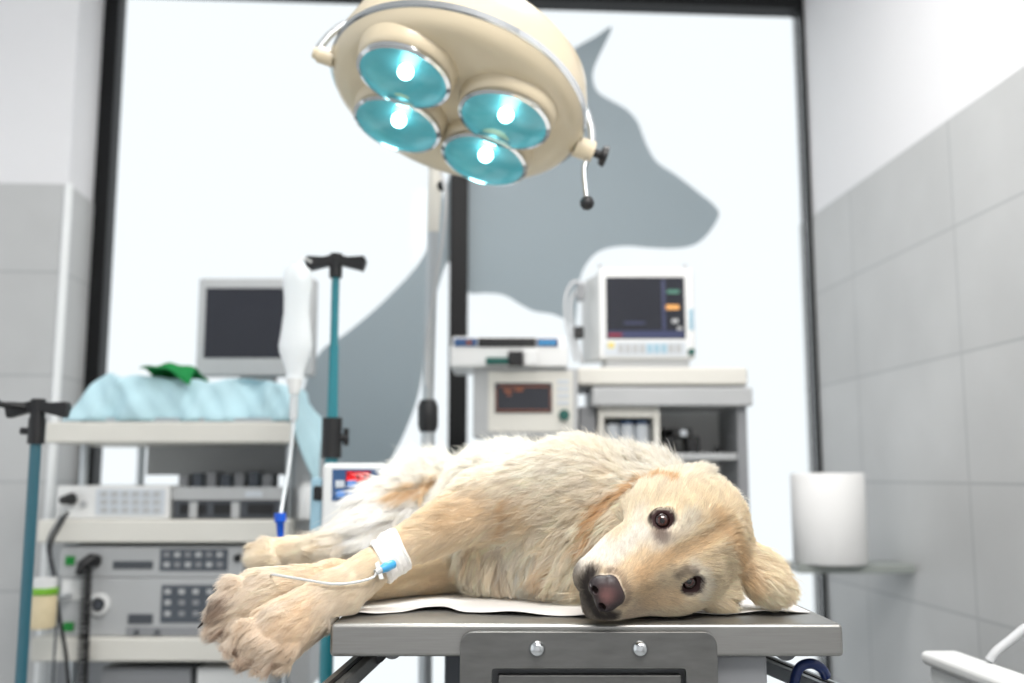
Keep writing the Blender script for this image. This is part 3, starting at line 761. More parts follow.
# pale blue drape heaped over the tray on the top shelf
def drape():
    tb_ = thing('instrument_drape', (at(180, 423, YC).x, YC + .12, L1), 'crumpled pale blue surgical drape over the trolley top shelf', 'drape')
    mb = MB(); nx, ny = 110, 50
    xa = at(60, 420, YC).x; xb = at(318, 420, YC).x
    rnd = random.Random(4)
    top = [(60, 0.012), (68, .045), (80, .095), (98, .122), (130, .116), (160, .108), (178, .108), (200, .098), (228, .108), (252, .100), (270, .106), (285, .090), (300, .066), (318, .062)]
    def prof(px):
        for (a_, za), (b_, zb_) in zip(top[:-1], top[1:]):
            if px <= b_:
                t = max(0, (px - a_) / (b_ - a_)); return za + (zb_ - za) * t
        return top[-1][1]
    g = []
    for i in range(nx + 1):
        px = 60 + 258 * i / nx; x = xa + (xb - xa) * i / nx; row = []
        for j in range(ny + 1):
            t = j / ny                       # 0 front hem .. 1 back hem
            hgt = prof(px)
            if t < .35: y = YC + .02 + .03 * t / .35; z = hgt * math.sin(t / .35 * math.pi / 2) ** .8
            elif t < .75: y = YC + .05 + .14 * (t - .35) / .4; z = hgt * (1 - .04 * (t - .35))
            else: y = YC + .19 + .03 * (t - .75) / .25; z = hgt * math.cos((t - .75) / .25 * math.pi / 2)
            wob = .006 * math.sin(x * 21 + 2.4 * math.sin(x * 13 + z * 9) + y * 12) + .004 * math.sin(x * 47 - z * 40 + 1.5 * math.sin(x * 31)) + .0018 * math.sin(x * 110 + z * 70)
            y += wob * 1.5; z = z * (1 + 7 * wob)
            zz = L1 + .004 + max(0, z)
            if px > 291 : zz = L1 + .004 + max(0, z) - .16 * ((px - 291) / 27) * (1 - t) - .02
            if 225 < px < 262 and t < .3: y += .02 * math.sin((px - 225) / 37 * math.pi)
            row.append(mb.bm.verts.new((x, y, zz)))
        g.append(row)
    for i in range(nx):
        for j in range(ny): mb.bm.faces.new((g[i][j], g[i + 1][j], g[i + 1][j + 1], g[i][j + 1]))
    o = mb.build('cloth', M['drape'], tb_, smooth=True)
    s = o.modifiers.new('thick', 'SOLIDIFY'); s.thickness = .002; s.offset = -1
    z0 = L1 + .118
    gc = MB(); a_ = at(163, 376, YC + .07)
    G = [[None] * 13 for _ in range(13)]
    for i in range(13):
        for j in range(13):
            u = i / 12; w = j / 12
            sv = u * .125; tv = w
            fx = at(142, 380, YC + .03).x + sv
            crest = .030 + .020 * math.sin(math.pi * u * .9)
            fall = max(0.0, .30 - w) / .30
            G[i][j] = gc.bm.verts.new((fx + .012 * w, YC + .012 + .13 * w + .004 * math.sin(u * 8), z0 - .012 + crest * min(1, 1.2 - w) - .050 * fall * (u ** 1.2) + .003 * math.sin(u * 13 + w * 7)))
    for i in range(12):
        for j in range(12): gc.bm.faces.new((G[i][j], G[i + 1][j], G[i + 1][j + 1], G[i][j + 1]))
    o2 = gc.build('green_cloth', M['greencloth'], smooth=True)
    s = o2.modifiers.new('thick', 'SOLIDIFY'); s.thickness = .003; s.offset = 1
    tagp(o2, 'small folded green cloth lying on the pale blue drape', 'cloth')
    MB().box((xa + .05, YC + .03, L1 + .0006), (xb - .12, YC + .22, L1 + .012)).build('tray', M['alu'], bevel=.003)
    bpy.data.objects['tray']['label'] = 'shallow metal tray under the pale blue drape'; bpy.data.objects['tray']['category'] = 'tray'
drape()

# ------------------------------------------------------------------ anaesthesia workstation on the right
YA = 2.70; DA = 0.26
ana = thing('anaesthesia_cart', (at(665, 600, YA).x, YA + DA / 2, 0), 'tall grey anaesthesia cart with open shelves, right of the window mullion', 'cart')
def part(name, m, x0, y0, x1, y1, Y, depth, front=0.0, bevel=.003, parent=None):
    mb = MB(); px_box(mb, x0, y0, x1, y1, Y, depth, front=front); return mb.build(name, M[m], parent or ana, bevel=bevel)
part('top_slab', 'shelf', 577, 367, 748, 385, YA - .02, DA + .02, bevel=.008)
part('fascia', 'grey_pl', 592, 387, 753, 406, YA - .03, DA, bevel=.006)
part('under_plate', 'mid_pl', 580, 384, 746, 388, YA + .01, DA - .03)
aR0 = at(738, 450, YA); aR1 = at(748, 450, YA); zt_ = at(700, 406, YA).z
MB().box((aR0.x, YA, .10), (aR1.x, YA + DA, zt_)).build('side_panel', M['mid_pl'], ana, bevel=.003)
aL0 = at(580, 450, YA); aL1 = at(597, 450, YA)
MB().box((aL0.x, YA + .02, .10), (aL1.x, YA + DA, zt_)).build('side_panel', M['mid_pl'], ana, bevel=.003)
MB().box((aL1.x, YA + DA - .02, .10), (aR0.x, YA + DA, zt_)).build('back_panel', M['white_pl'], ana)
MB().box((aL0.x, YA, .08), (aR1.x, YA + DA, .14)).build('base', M['mid_pl'], ana, bevel=.01)
for yy in (453, 512, 575):
    z_ = at(700, yy, YA).z
    MB().box((aL1.x, YA + .01, z_ - .018), (aR0.x, YA + DA - .02, z_)).build('shelf', M['grey_pl'], ana, bevel=.002)
for x in (aL0.x + .05, aR1.x - .05):
    for y in (YA + .05, YA + DA - .05):
        MB().tube([(x - .014, y, .04), (x + .014, y, .04)], .04, 18).build('caster', M['black'], ana, smooth=True)
zs1 = at(700, 453, YA).z
vp = thing('vaporizer_module', tuple(at(628, 453, YA)), 'boxed module with three white cylinders inside the anaesthesia cart', 'module')
xa, xb = at(598, 430, YA).x + .001, at(660, 430, YA).x; ztp = at(630, 407, YA).z
fm_ = MB(); fm_.box((xa, YA + .0, zs1 + .0006), (xa + .016, YA + .2, ztp)).box((xb - .016, YA, zs1 + .0006), (xb, YA + .2, ztp)).box((xa + .016, YA, ztp - .028), (xb - .016, YA + .2, ztp)).box((xa + .016, YA + .18, zs1 + .0006), (xb - .016, YA + .2, ztp - .028))
fm_.build('case', M['shelf'], vp, bevel=.002)
for k in range(3):
    x = xa + .042 + k * (xb - xa - .084) / 2
    cy = MB().tube([(x, YA + .05, zs1 + .001), (x, YA + .05, ztp - .045)], .020, 20).build('cylinder', M['key'], vp, smooth=True)
    MB().tube([(x, YA + .05, ztp - .045), (x, YA + .05, ztp - .034)], .018, 20).build('cap', M['pumpblue'] if k else M['panel'], cy, smooth=True)
bx = thing('black_valve_block', tuple(at(683, 453, YA + .06)), 'black valve block with round gauge on the open cart shelf', 'valve')
mb = MB(); zq = zs1 + .0006
xa, xb = at(664, 440, YA + .06).x, at(700, 440, YA + .06).x
mb.box((xa, YA + .06, zq), (xa + .03, YA + .14, at(680, 429, YA + .06).z)).box((xa, YA + .06, at(680, 438, YA + .06).z), (xb - .02, YA + .14, at(680, 428, YA + .06).z)).box((xb - .035, YA + .06, zq), (xb, YA + .14, at(690, 436, YA + .06).z))
mb.build('block', M['black'], bx, bevel=.004)
pg = at(683, 433, YA + .06)
MB().tube([pg + Vector((0, .01, 0)), pg + Vector((0, -.012, 0))], .010, 20).build('gauge', M['key'], bx, smooth=True)
p = at(717, 452, YA + .1)
tagp(MB().tube([(p.x, YA + .1, zs1 + .0006), (p.x, YA + .1, zs1 + .02)], [.009, .006], 14).build('black_stopper', M['black'], smooth=True), 'small black stopper at the right of the open cart shelf', 'stopper')

# patient monitor
YN = YA + .02
pm = thing('patient_monitor', tuple(at(640, 364, YN)), 'white patient monitor with colour readout column on the anaesthesia cart top', 'monitor')
ztop_a = at(660, 367, YA - .02).z
fa = at(599, 320, YN); fb = at(695, 320, YN); ft = at(650, 268, YN).z; fz = at(650, 359, YN).z
mb = MB(); mb.box((fa.x, YN, fz), (fb.x, YN + .05, ft)); mb.build('front_bezel', M['white_pl'], pm, bevel=.007)
mb = MB()
xl = at(584, 320, YN + .1).x
mb.prism([(fa.x + .004, YN + .04, fz + .004), (fb.x - .004, YN + .04, fz + .004), (fb.x - .03, YN + .22, fz + .02), (xl, YN + .22, fz + .01)], (0, 0, ft - fz - .008))
mb.build('rear_case', M['white_pl'], pm, bevel=.006)
mb = MB(); mb.box((at(606, 350, YN).x, YN + .01, ztop_a + .0006), (at(690, 350, YN).x, YN + .18, fz + .002)); mb.build('foot', M['grey_pl'], pm, bevel=.004)
s_ = part('screen', 'screen', 606, 277, 685, 339, YN, .004, front=.001, parent=pm, bevel=.001)
part('side_band', 'navy', 662, 280, 665, 330, YN, .003, front=.0022, parent=pm, bevel=0)
part('bottom_band', 'navy', 607, 331, 684, 338, YN, .003, front=.0022, parent=pm, bevel=0)
part('alarm_band', 'red_dark', 608, 333.5, 622, 336.5, YN, .003, front=.003, parent=pm, bevel=0)
part('readout', 'greenled', 667, 290, 679, 293.5, YN, .003, front=.0022, parent=pm, bevel=0)
part('readout', 'amber', 666, 305, 679, 309.5, YN, .003, front=.0022, parent=pm, bevel=0)
part('readout', 'grey_pl', 672, 319, 678, 323, YN, .003, front=.0022, parent=pm, bevel=0)
part('readout', 'grey_pl', 677, 327, 682, 330, YN, .003, front=.0022, parent=pm, bevel=0)
part('trace', 'navy', 624, 322, 645, 324, YN, .003, front=.0022, parent=pm, bevel=0)
part('key_strip', 'key', 604, 342, 686, 356, YN, .003, front=.0015, parent=pm, bevel=.0005)
part('alarm_key', 'yellow', 608, 342.5, 614, 348, YN, .003, front=.003, parent=pm, bevel=.0005)
for k in range(9): part('key', 'paleblue' if 4 <= k <= 6 else 'grey_pl', 618 + k * 7.2, 344, 623.5 + k * 7.2, 353, YN, .003, front=.003, parent=pm, bevel=.0005)
part('side_keys', 'paleblue', 689, 309, 693.5, 330, YN, .003, front=.002, parent=pm, bevel=.0005)
knob(pm, 'dial', 'knobgreen', 691, 352, YN, .010, .014)
for hx in (600, 685): 
    p = at(hx, 268, YN + .02); MB().tube([p, p + Vector((0, 0, .010))], .005, 10).build('handle_lug', M['grey_pl'], pm, smooth=True)
# leads and connectors at its left side
for pts_, m_, r_, lb in (([(586, 285), (574, 282), (566, 296), (566, 320), (572, 345), (576, 362)], 'cable_w', .005, 'pale grey lead looping down the left side of the patient monitor, outer one'),
                         ([(586, 292), (578, 290), (571, 302), (572, 325), (578, 350), (582, 364)], 'cable_w', .005, 'pale grey lead close against the left side of the patient monitor')):
    o_ = MB().tube(smooth_path([at(x, y, YN + .1) for x, y in pts_], 8), r_, 8).build('sensor_lead', M[m_], smooth=True)
    tagp(o_, lb, 'cable')
part('connector', 'black', 574, 326, 584, 338, YN + .08, .03, parent=pm, bevel=.004)
part('connector', 'mid_pl', 577, 284, 585, 300, YN + .08, .03, parent=pm, bevel=.004)

# ventilator unit and the slim unit above it, carried on a bracket of the cart
YV = 2.62
vz = at(520, 437, YV).z
v0 = at(473, 400, YV); v1 = at(577, 400, YV)
MB().box((at(520, 430, YV).x, YV + .02, vz - .02), (aL0.x + .01, YV + .25, vz - .001)).build('bracket_shelf', M['mid_pl'], ana, bevel=.003)
MB().box((at(548, 430, YV).x, YV + .10, .10), (aL0.x, YV + .22, vz - .02)).build('bracket_post', M['mid_pl'], ana, bevel=.003)
ven = device('ventilator', 'pale grey ventilator with dark screen and green dial, left of the cart', 'ventilator', 473, 368, 578, 436, YV, .22, 'grey_pl', z=vz)
part('front_panel', 'shelf', 488, 371, 573, 432, YV, .004, front=.003, parent=ven, bevel=.003)
part('screen', 'screen', 495, 383, 552, 413, YV, .004, front=.006, parent=ven, bevel=.001)
for a_, b_, c_, d_ in ((499, 386, 549, 387.2), (504, 389.5, 512, 392.5), (515, 388.5, 523, 391.5), (507, 394, 511, 396), (497, 410, 550, 411.2), (496, 388, 497, 409), (550, 388, 551, 409)):
    part('trace', 'orange', a_, b_, c_, d_, YV, .003, front=.0075, parent=ven, bevel=0)
knob(ven, 'dial', 'knobgreen', 564, 415, YV - .003, .015, .018)
for k in range(4): part('key', 'key', 557, 380 + k * 7, 569, 384 + k * 7, YV, .003, front=.005, parent=ven, bevel=.0005)
vtop = at(525, 368, YV).z
s2 = device('gas_monitor', 'slim white unit with black and blue display strip on top of the ventilator', 'instrument', 450, 345, 568, 367, YV - .02, .22, 'white_pl', z=vtop + .0006, bevel=.006)
a_ = at(452, 335, YV - .02)
z1_ = at(510, 347, YV - .02).z; z2_ = at(510, 335, YV - .02).z
xq0 = at(452, 340, YV - .02).x; xq1 = at(566, 340, YV - .02).x
MB().prism([(xq0, YV - .02, z1_ - .004), (xq0, YV - .015, z2_ - .004), (xq0, YV + .02, z2_), (xq0, YV + .15, z2_ - .006), (xq0, YV + .15, z1_ - .004)], (xq1 - xq0, 0, 0)).build('control_head', M['white_pl'], s2, bevel=.004)
part('display_strip', 'black', 478, 338, 536, 347, YV - .02, .004, front=.003, parent=s2, bevel=.001)
part('key_strip', 'pumpblue', 454, 338.5, 477, 346.5, YV - .02, .004, front=.003, parent=s2, bevel=.001)
part('key_strip', 'pumpblue', 537, 338.5, 558, 346.5, YV - .02, .004, front=.003, parent=s2, bevel=.001)
part('alarm_key', 'orange', 466.5, 340.5, 471.5, 345, YV - .02, .004, front=.005, parent=s2, bevel=.001)
for k in range(3): part('key', 'lightblue', 540 + k * 5.5, 341, 543.5 + k * 5.5, 345, YV - .02, .004, front=.005, parent=s2, bevel=.001)
part('connector_block', 'knobgreen', 486, 358, 508, 365, YV - .02, .02, front=.02, parent=s2, bevel=.004)
part('connector_block', 'black', 508, 352, 523, 366.5, YV - .02, .02, front=.022, parent=s2, bevel=.003)
part('water_trap', 'white_pl', 524, 350, 538, 366, YV - .02, .02, front=.016, parent=s2, bevel=.004)

# ------------------------------------------------------------------ wall shelf with paper roll, plastic tub
pr_ = at(829, 563, 2.74)
zS = at(829, 565, 2.71).z
sh = MB(); xw = (WR - 2.76 * math.sin(TH)) / math.cos(TH)
c4 = [Vector((at(798, 565, 2.71).x, 2.71, 0)), Vector((0, 0, 0)), Vector((0, 0, 0)), Vector((at(798, 565, 2.71).x, 2.86, 0))]
def wallx(Y): return (WR - Y * math.sin(TH)) / math.cos(TH)
c4[1] = Vector((wallx(2.71) - .0005, 2.71, 0)); c4[2] = Vector((wallx(2.86) - .0005, 2.86, 0))
sh.prism([Vector((p.x, p.y, zS - .022)) for p in c4], (0, 0, .022))
shelf = sh.build('wall_shelf', mat('glass_green_shelf', (150, 156, 152), .3, noise=.04), bevel=.003)
tagp(shelf, 'short grey shelf on the tiled right wall under the paper roll', 'shelf')
rr = (at(866, 520, 2.76).x - at(793, 520, 2.76).x) / 2 * .985
rc = Vector((at(829.5, 520, 2.76).x, 2.765, zS)); rh = at(829, 473, 2.70).z - zS
roll = thing('paper_roll', tuple(rc), 'thick white paper towel roll standing on the wall shelf', 'paper roll')
MB().lathe([(rr * .25, rh), (rr - .004, rh), (rr, rh - .004), (rr, .004), (rr - .003, .0005), (rr * .25, .0005)], rc, (0, 0, 1), 64, close=True).build('paper', M['tissue'], roll, smooth=True)
MB().lathe([(rr * .25, rh - .001), (rr * .22, rh - .001), (rr * .22, .0008), (rr * .25, .0008)], rc, (0, 0, 1), 32, close=True).build('core', mat('card_core', (170, 150, 120), .8, noise=.05), roll, smooth=True)

YT = 1.70
t0 = at(919, 650, YT); t1 = at(953, 650, YT)
k0 = t0.dot(RX); kb = t0.dot(RY); tz = t0.z
tub = thing('plastic_container', (room(k0 + .03, kb - .3).x, room(k0 + .03, kb - .3).y, 0), 'slim white plastic container with rounded lid, bottom right corner by the tiled wall', 'container')
wq = (t1.x - t0.x)
mb = MB(); pts_ = [room(k0 + .010, kb - .012), room(k0 + wq, kb - .012), room(k0 + wq, kb - .62), room(k0 + .010, kb - .62)]
mb.prism(pts_, (0, 0, tz - .022)); mb.build('container_body', M['white_pl'], tub, bevel=.006)
mb = MB(); mb.prism([room(k0, kb, tz - .022), room(k0 + wq + .008, kb, tz - .022), room(k0 + wq + .008, kb - .64, tz - .022), room(k0, kb - .64, tz - .022)], (0, 0, .022))
mb.build('lid', M['white_pl'], tub, bevel=.009)
hz = MB().tube(smooth_path([at(989, 661, 1.585), at(997, 651, 1.585), at(1012, 639, 1.59), at(1030, 625, 1.60), at(1060, 612, 1.62)], 8), .007, 12).build('hose', M['cable_w'], smooth=True)
tagp(hz, 'pale grey hose rising from the slim white container at the right edge', 'hose')

# ------------------------------------------------------------------ the dog
V3 = np.array
HM = V3(at(674, 552, 1.212))
HF = V3((-0.71, -0.57, -0.40)); HF /= np.linalg.norm(HF)
HR = V3((0.40, 0.13, -0.90)); HR -= HF * HR.dot(HF); HR /= np.linalg.norm(HR)
HU = np.cross(HF, HR)
def hd(f, r, u): return HM + HF * f + HR * r + HU * u
HB = np.stack([HF, HR, HU])                       # rows: head axes

def W(px, py, Y): return V3(at(px, py, Y))
prims = []
def cap(a, b, ra, rb, k, reg): prims.append(('c', V3(a), V3(b), ra, rb, k, reg))
def ell(c, B, rad, k, reg): prims.append(('e', V3(c), V3(B), V3(rad), 0, k, reg))
I3 = np.eye(3)
def axes(d, up=(0, 0, 1)):
    d = V3(d) / np.linalg.norm(d); s = np.cross(d, up); s /= np.linalg.norm(s); return np.stack([d, s, np.cross(s, d)])

# trunk
S = V3((0.080, 1.46, 0.990)); RIB = V3((0.0, 1.60, 0.995)); LOIN = V3((-0.07, 1.78, 0.981)); RUMP = V3((-0.115, 1.90, 0.974))
cap(S, RIB, 0.095, 0.105, 0.04, 'trunk')
cap(RIB, LOIN, 0.108, 0.088, 0.04, 'trunk')
cap(LOIN, RUMP, 0.088, 0.086, 0.04, 'rump')
# chest and belly resting on the table
ell((0.030, 1.47, 0.955), I3, (0.105, 0.065, 0.062), 0.05, 'chest')
ell((-0.03, 1.56, 0.95), I3, (0.09, 0.09, 0.055), 0.05, 'chest')
# shoulder and neck
cap(W(640, 512, 1.43), W(575, 503, 1.42), 0.070, 0.078, 0.05, 'neck')
cap(hd(-0.095, 0.004, -0.060), W(640, 525, 1.41), 0.054, 0.078, 0.05, 'neck')
cap(hd(-0.07, -0.01, -0.085), W(585, 552, 1.39), 0.048, 0.066, 0.045, 'throat')
# head
ell(hd(-0.066, 0, -0.016), HB, (0.068, 0.063, 0.052), 0.025, 'skull')
ell(hd(-0.020, 0, -0.012), HB, (0.042, 0.048, 0.030), 0.02, 'brow')
ell(hd(-0.108, 0.004, -0.034), HB, (0.036, 0.042, 0.040), 0.03, 'skull')
for s in (-1, 1):
    cap(hd(-0.030, s * 0.036, 0.009), hd(0.000, s * 0.027, 0.006), 0.013, 0.010, 0.016, 'brow')
    ell(hd(-0.050, s * 0.043, -0.044), HB, (0.050, 0.028, 0.038), 0.03, 'cheek')
    ell(hd(0.010, s * 0.024, -0.036), HB, (0.048, 0.026, 0.030), 0.02, 'muzzle')
    cap(hd(0.030, s * 0.020, -0.044), hd(0.082, s * 0.0165, -0.046), 0.0265, 0.0215, 0.012, 'muzzle')
ell(hd(-0.035, 0.056, -0.034), HB, (0.062, 0.026, 0.036), 0.03, 'cheek')
cap(hd(0.015, 0.036, -0.045), hd(0.078, 0.029, -0.056), 0.028, 0.0175, 0.016, 'muzzle')
cap(hd(0.045, -0.016, -0.055), hd(0.084, -0.014, -0.058), 0.025, 0.0200, 0.014, 'muzzle')
cap(hd(0.050, 0.012, -0.062), hd(0.085, 0.020, -0.066), 0.024, 0.0190, 0.014, 'muzzle')
cap(hd(0.000, 0, -0.012), hd(0.084, 0, -0.024), 0.0255, 0.0185, 0.02, 'bridge')
cap(hd(-0.02, 0, -0.078), hd(0.072, 0.014, -0.080), 0.032, 0.0190, 0.008, 'jaw')
# ears: the upper one folded back, the lower one spread on the table
er0, er1 = hd(-0.088, -0.050, -0.006), W(735, 508, 1.36)
ell(hd(-0.086, -0.051, -0.022), HB, (0.040, 0.013, 0.024), 0.012, 'ear_up')
ell(W(724, 499, 1.345), axes((0.75, 0.2, -0.6)), (0.024, 0.020, 0.010), 0.008, 'ear_up')
cap(hd(-0.090, 0.030, -0.012), W(757, 570, 1.290), 0.026, 0.020, 0.020, 'ear_low')
ell(W(759, 572, 1.285), axes((0.60, 0.05, -0.80)), (0.038, 0.020, 0.027), 0.012, 'ear_low')
ell(W(770, 584, 1.275), axes((0.95, 0.05, -0.35)), (0.024, 0.020, 0.018), 0.014, 'ear_low')
ell(W(716, 590, 1.270), axes((0.30, 0.0, -0.95)), (0.030, 0.018, 0.026), 0.010, 'cheek')
# bandaged foreleg
SH, EL, WR_, CA, PW = W(575, 488, 1.375), W(484, 505, 1.40), W(396, 551, 1.335), W(335, 596, 1.262), W(282, 630, 1.205)
cap(SH, EL, 0.062, 0.042, 0.030, 'arm')
cap(EL, WR_, 0.043, 0.0225, 0.016, 'arm')
cap(WR_, CA, 0.0225, 0.0275, 0.012, 'forearm')
cap(CA, PW, 0.0285, 0.0330, 0.014, 'paw_a')
ell(W(271, 637, 1.200), axes(PW - CA), (0.040, 0.036, 0.025), 0.014, 'paw_a')
# foreleg lying on the table, crossing beneath
E2, W2, C2, P2 = W(500, 566, 1.53), W(430, 573, 1.475), W(335, 583, 1.345), W(262, 594, 1.262)
cap(E2, W2, 0.036, 0.030, 0.016, 'arm2')
cap(W2, C2, 0.029, 0.0255, 0.012, 'arm2')
cap(C2, P2, 0.0255, 0.0300, 0.014, 'paw_b')
ell(W(246, 602, 1.250), axes(P2 - C2 + V3((0, 0, -.02))), (0.038, 0.034, 0.025), 0.014, 'paw_b')
# toes
toesA = [((262, 628, 1.19), (238, 646, 1.175)), ((266, 637, 1.182), (248, 657, 1.168)), ((275, 643, 1.180), (264, 662, 1.168)), ((289, 645, 1.188), (283, 660, 1.180))]
toesB = [((243, 588, 1.245), (226, 597, 1.236)), ((236, 598, 1.236), (216, 613, 1.226)), ((236, 608, 1.232), (216, 628, 1.222)), ((246, 616, 1.232), (233, 636, 1.224))]
for t in toesA:
    a, b = W(*t[0]), W(*t[1]); m = (a + b) / 2 + V3((0, -0.002, 0.006))
    cap(a, m, 0.0130, 0.0135, 0.005, 'toe_a'); cap(m, b, 0.0135, 0.0105, 0.004, 'toe_a')
for t in toesB:
    a, b = W(*t[0]), W(*t[1]); m = (a + b) / 2 + V3((0, -0.002, 0.006))
    cap(a, m, 0.0125, 0.0130, 0.005, 'toe_b'); cap(m, b, 0.0130, 0.0100, 0.004, 'toe_b')
# hind legs
KN, HK, HP = W(385, 524, 1.72), W(338, 550, 1.62), W(276, 554, 1.60)
cap(RUMP + V3((0.01, -0.02, 0.0)), KN, 0.078, 0.054, 0.03, 'thigh')
cap(W(430, 500, 1.74), W(368, 540, 1.64), 0.060, 0.034, 0.03, 'thigh')
cap(KN, HK, 0.044, 0.024, 0.018, 'thigh')
cap(HK, HP, 0.0235, 0.0235, 0.012, 'hind')
for t in (((268, 548, 1.59), (257, 550, 1.585)), ((267, 555, 1.58), (256, 559, 1.572)), ((272, 562, 1.585), (262, 567, 1.578))):
    cap(W(*t[0]), W(*t[1]), 0.0145, 0.0115, 0.005, 'hind')
# other hind leg, folded on the table behind the first
cap(V3((-0.06, 1.90, 0.95)), V3((-0.17, 1.86, 0.938)), 0.05, 0.034, 0.03, 'thigh')
cap(V3((-0.17, 1.86, 0.935)), V3((-0.10, 1.99, 0.93)), 0.03, 0.024, 0.02, 'hind')

def pdist(pr, P):
    kind = pr[0]
    if kind == 'c':
        a, b, ra, rb = pr[1:5]; ab = b - a; t = np.clip(((P - a) @ ab) / ab.dot(ab), 0, 1)
        return np.linalg.norm(P - a - t[..., None] * ab, axis=-1) - (ra + (rb - ra) * t)
    c, B, rad = pr[1:4]; q = (P - c) @ B.T
    k0 = np.linalg.norm(q / rad, axis=-1); k1 = np.linalg.norm(q / rad ** 2, axis=-1) + 1e-9
    return k0 * (k0 - 1) / k1
def pbox(pr):
    if pr[0] == 'c':
        r = max(pr[3], pr[4]); return np.minimum(pr[1], pr[2]) - r, np.maximum(pr[1], pr[2]) + r
    e = np.sqrt((pr[2] ** 2 * (pr[3] ** 2)[:, None]).sum(0)); return pr[1] - e, pr[1] + e
def smin(a, b, k):
    h = np.maximum(k - np.abs(a - b), 0) / k
    return np.minimum(a, b) - h * h * k * 0.25
eyes = [hd(-0.004, s * 0.0385, -0.002) for s in (-1, 1)]
eyen = [(HF * 0.50 + HU * 0.80 + HR * s * 0.34) for s in (-1, 1)]
eyen = [n / np.linalg.norm(n) for n in eyen]
def post(F, P):
    for e, n in zip(eyes, eyen):
        d = np.linalg.norm(P - (e + n * 0.012), axis=-1) - 0.0125
        F = -smin(-F, d, 0.005)
        # lids: a soft ring around the eyeball
        q = P - (e + n * 0.004); h = q @ n; rr_ = np.sqrt(np.maximum((q ** 2).sum(-1) - h * h, 0))
        F = smin(F, np.sqrt((rr_ - 0.0118) ** 2 + h * h) - 0.0036, 0.004)
    # mouth line between lips and jaw
    q = (P - HM) @ HB.T
    inside = (q[..., 0] > -0.01)
    # crease down the middle of the forehead
    F = -smin(-F, pdist(('c', hd(-0.060, 0, 0.0400), hd(0.012, 0, 0.0235), 0.0085, 0.0075), P), 0.012)
    # rests on the table
    tb = np.maximum(np.maximum(TX0 - P[..., 0], TY0 - P[..., 1]), P[..., 2] - (TZ + 0.0035))
    return -smin(-F, tb, 0.006)
def field(P, cull=True):
    F = np.full(P.shape[:-1], 0.06)
    for pr in prims: F = smin(F, pdist(pr, P), pr[5])
    return post(F, P)

def surface_nets(F, org, h):
    ins = F < 0
    n = F.shape
    c = [ins[i:n[0] - 1 + i, j:n[1] - 1 + j, k:n[2] - 1 + k] for i in (0, 1) for j in (0, 1) for k in (0, 1)]
    s = sum(x.astype(np.int8) for x in c); act = (s > 0) & (s < 8)
    idx = -np.ones(act.shape, np.int64); cells = np.argwhere(act); idx[act] = np.arange(len(cells))
    acc = np.zeros((len(cells), 3)); cnt = np.zeros(len(cells))
    cor = [(i, j, k) for i in (0, 1) for j in (0, 1) for k in (0, 1)]
    for a in cor:
        for ax in range(3):
            if a[ax] == 0:
                b = list(a); b[ax] = 1
                ia = cells + a; ib = cells + b
                fa = F[tuple(ia.T)]; fb = F[tuple(ib.T)]; m = (fa < 0) != (fb < 0)
                t = fa[m] / (fa[m] - fb[m]); acc[m] += ia[m] + t[:, None] * (ib[m] - ia[m]); cnt[m] += 1
    verts = acc / cnt[:, None] * h + org
    faces = []
    for ax in range(3):
        o1, o2 = [q for q in range(3) if q != ax]
        sl0 = [slice(1, -1)] * 3; sl1 = [slice(1, -1)] * 3
        sl0[ax] = slice(0, n[ax] - 1); sl1[ax] = slice(1, n[ax])
        A = ins[tuple(sl0)]; B = ins[tuple(sl1)]
        e = np.argwhere(A != B)
        base = e.copy(); base[:, o1] += 1; base[:, o2] += 1
        flip = A[tuple(e.T)]
        q = []
        for d1, d2 in ((0, 0), (1, 0), (1, 1), (0, 1)):
            cc = base.copy(); cc[:, o1] -= d1; cc[:, o2] -= d2; q.append(idx[tuple(cc.T)])
        Q = np.stack(q, 1)
        f = flip if ax != 1 else ~flip
        Q[~f] = Q[~f][:, ::-1]
        faces.append(Q)
    Fc = np.concatenate(faces); return verts, Fc[(Fc >= 0).all(1)]

def mesh_from(name, verts, faces, m):
    me = bpy.data.meshes.new(name)
    me.vertices.add(len(verts)); me.vertices.foreach_set('co', verts.astype(np.float32).ravel())
    me.loops.add(faces.size); me.loops.foreach_set('vertex_index', faces.astype(np.int32).ravel())
    me.polygons.add(len(faces)); me.polygons.foreach_set('loop_start', np.arange(0, faces.size, 4, dtype=np.int32))
    me.update(calc_edges=True); me.validate()
    me.shade_smooth(); me.materials.append(m); return me

lo = np.min([pbox(p)[0] for p in prims], 0) - 0.015; hi = np.max([pbox(p)[1] for p in prims], 0) + 0.015
HG = 0.0033
dims = np.ceil((hi - lo) / HG).astype(int) + 1
ax_ = [lo[i] + np.arange(dims[i]) * HG for i in range(3)]
FG = np.full(dims, 0.06)
for pr in prims:
    a, b = pbox(pr); a = np.maximum(((a - 0.055 - lo) / HG).astype(int), 0); b = np.minimum(((b + 0.055 - lo) / HG).astype(int) + 1, dims)
    sub = tuple(slice(a[i], b[i]) for i in range(3))
    P = np.stack(np.meshgrid(*[ax_[i][a[i]:b[i]] for i in range(3)], indexing='ij'), -1)
    FG[sub] = smin(FG[sub], pdist(pr, P), pr[5])
for s0 in range(0, dims[0], 24):
    P = np.stack(np.meshgrid(ax_[0][s0:s0 + 24], ax_[1], ax_[2], indexing='ij'), -1)
    FG[s0:s0 + 24] = post(FG[s0:s0 + 24], P)
bv, bf = surface_nets(FG, lo, HG)
def grad(P, e=0.0012):
    g = np.zeros_like(P)
    for i in range(3):
        d = np.zeros(3); d[i] = e; g[:, i] = field(P + d) - field(P - d)
    n = np.linalg.norm(g, axis=1, keepdims=True) + 1e-9
    return g / n, n / (2 * e)
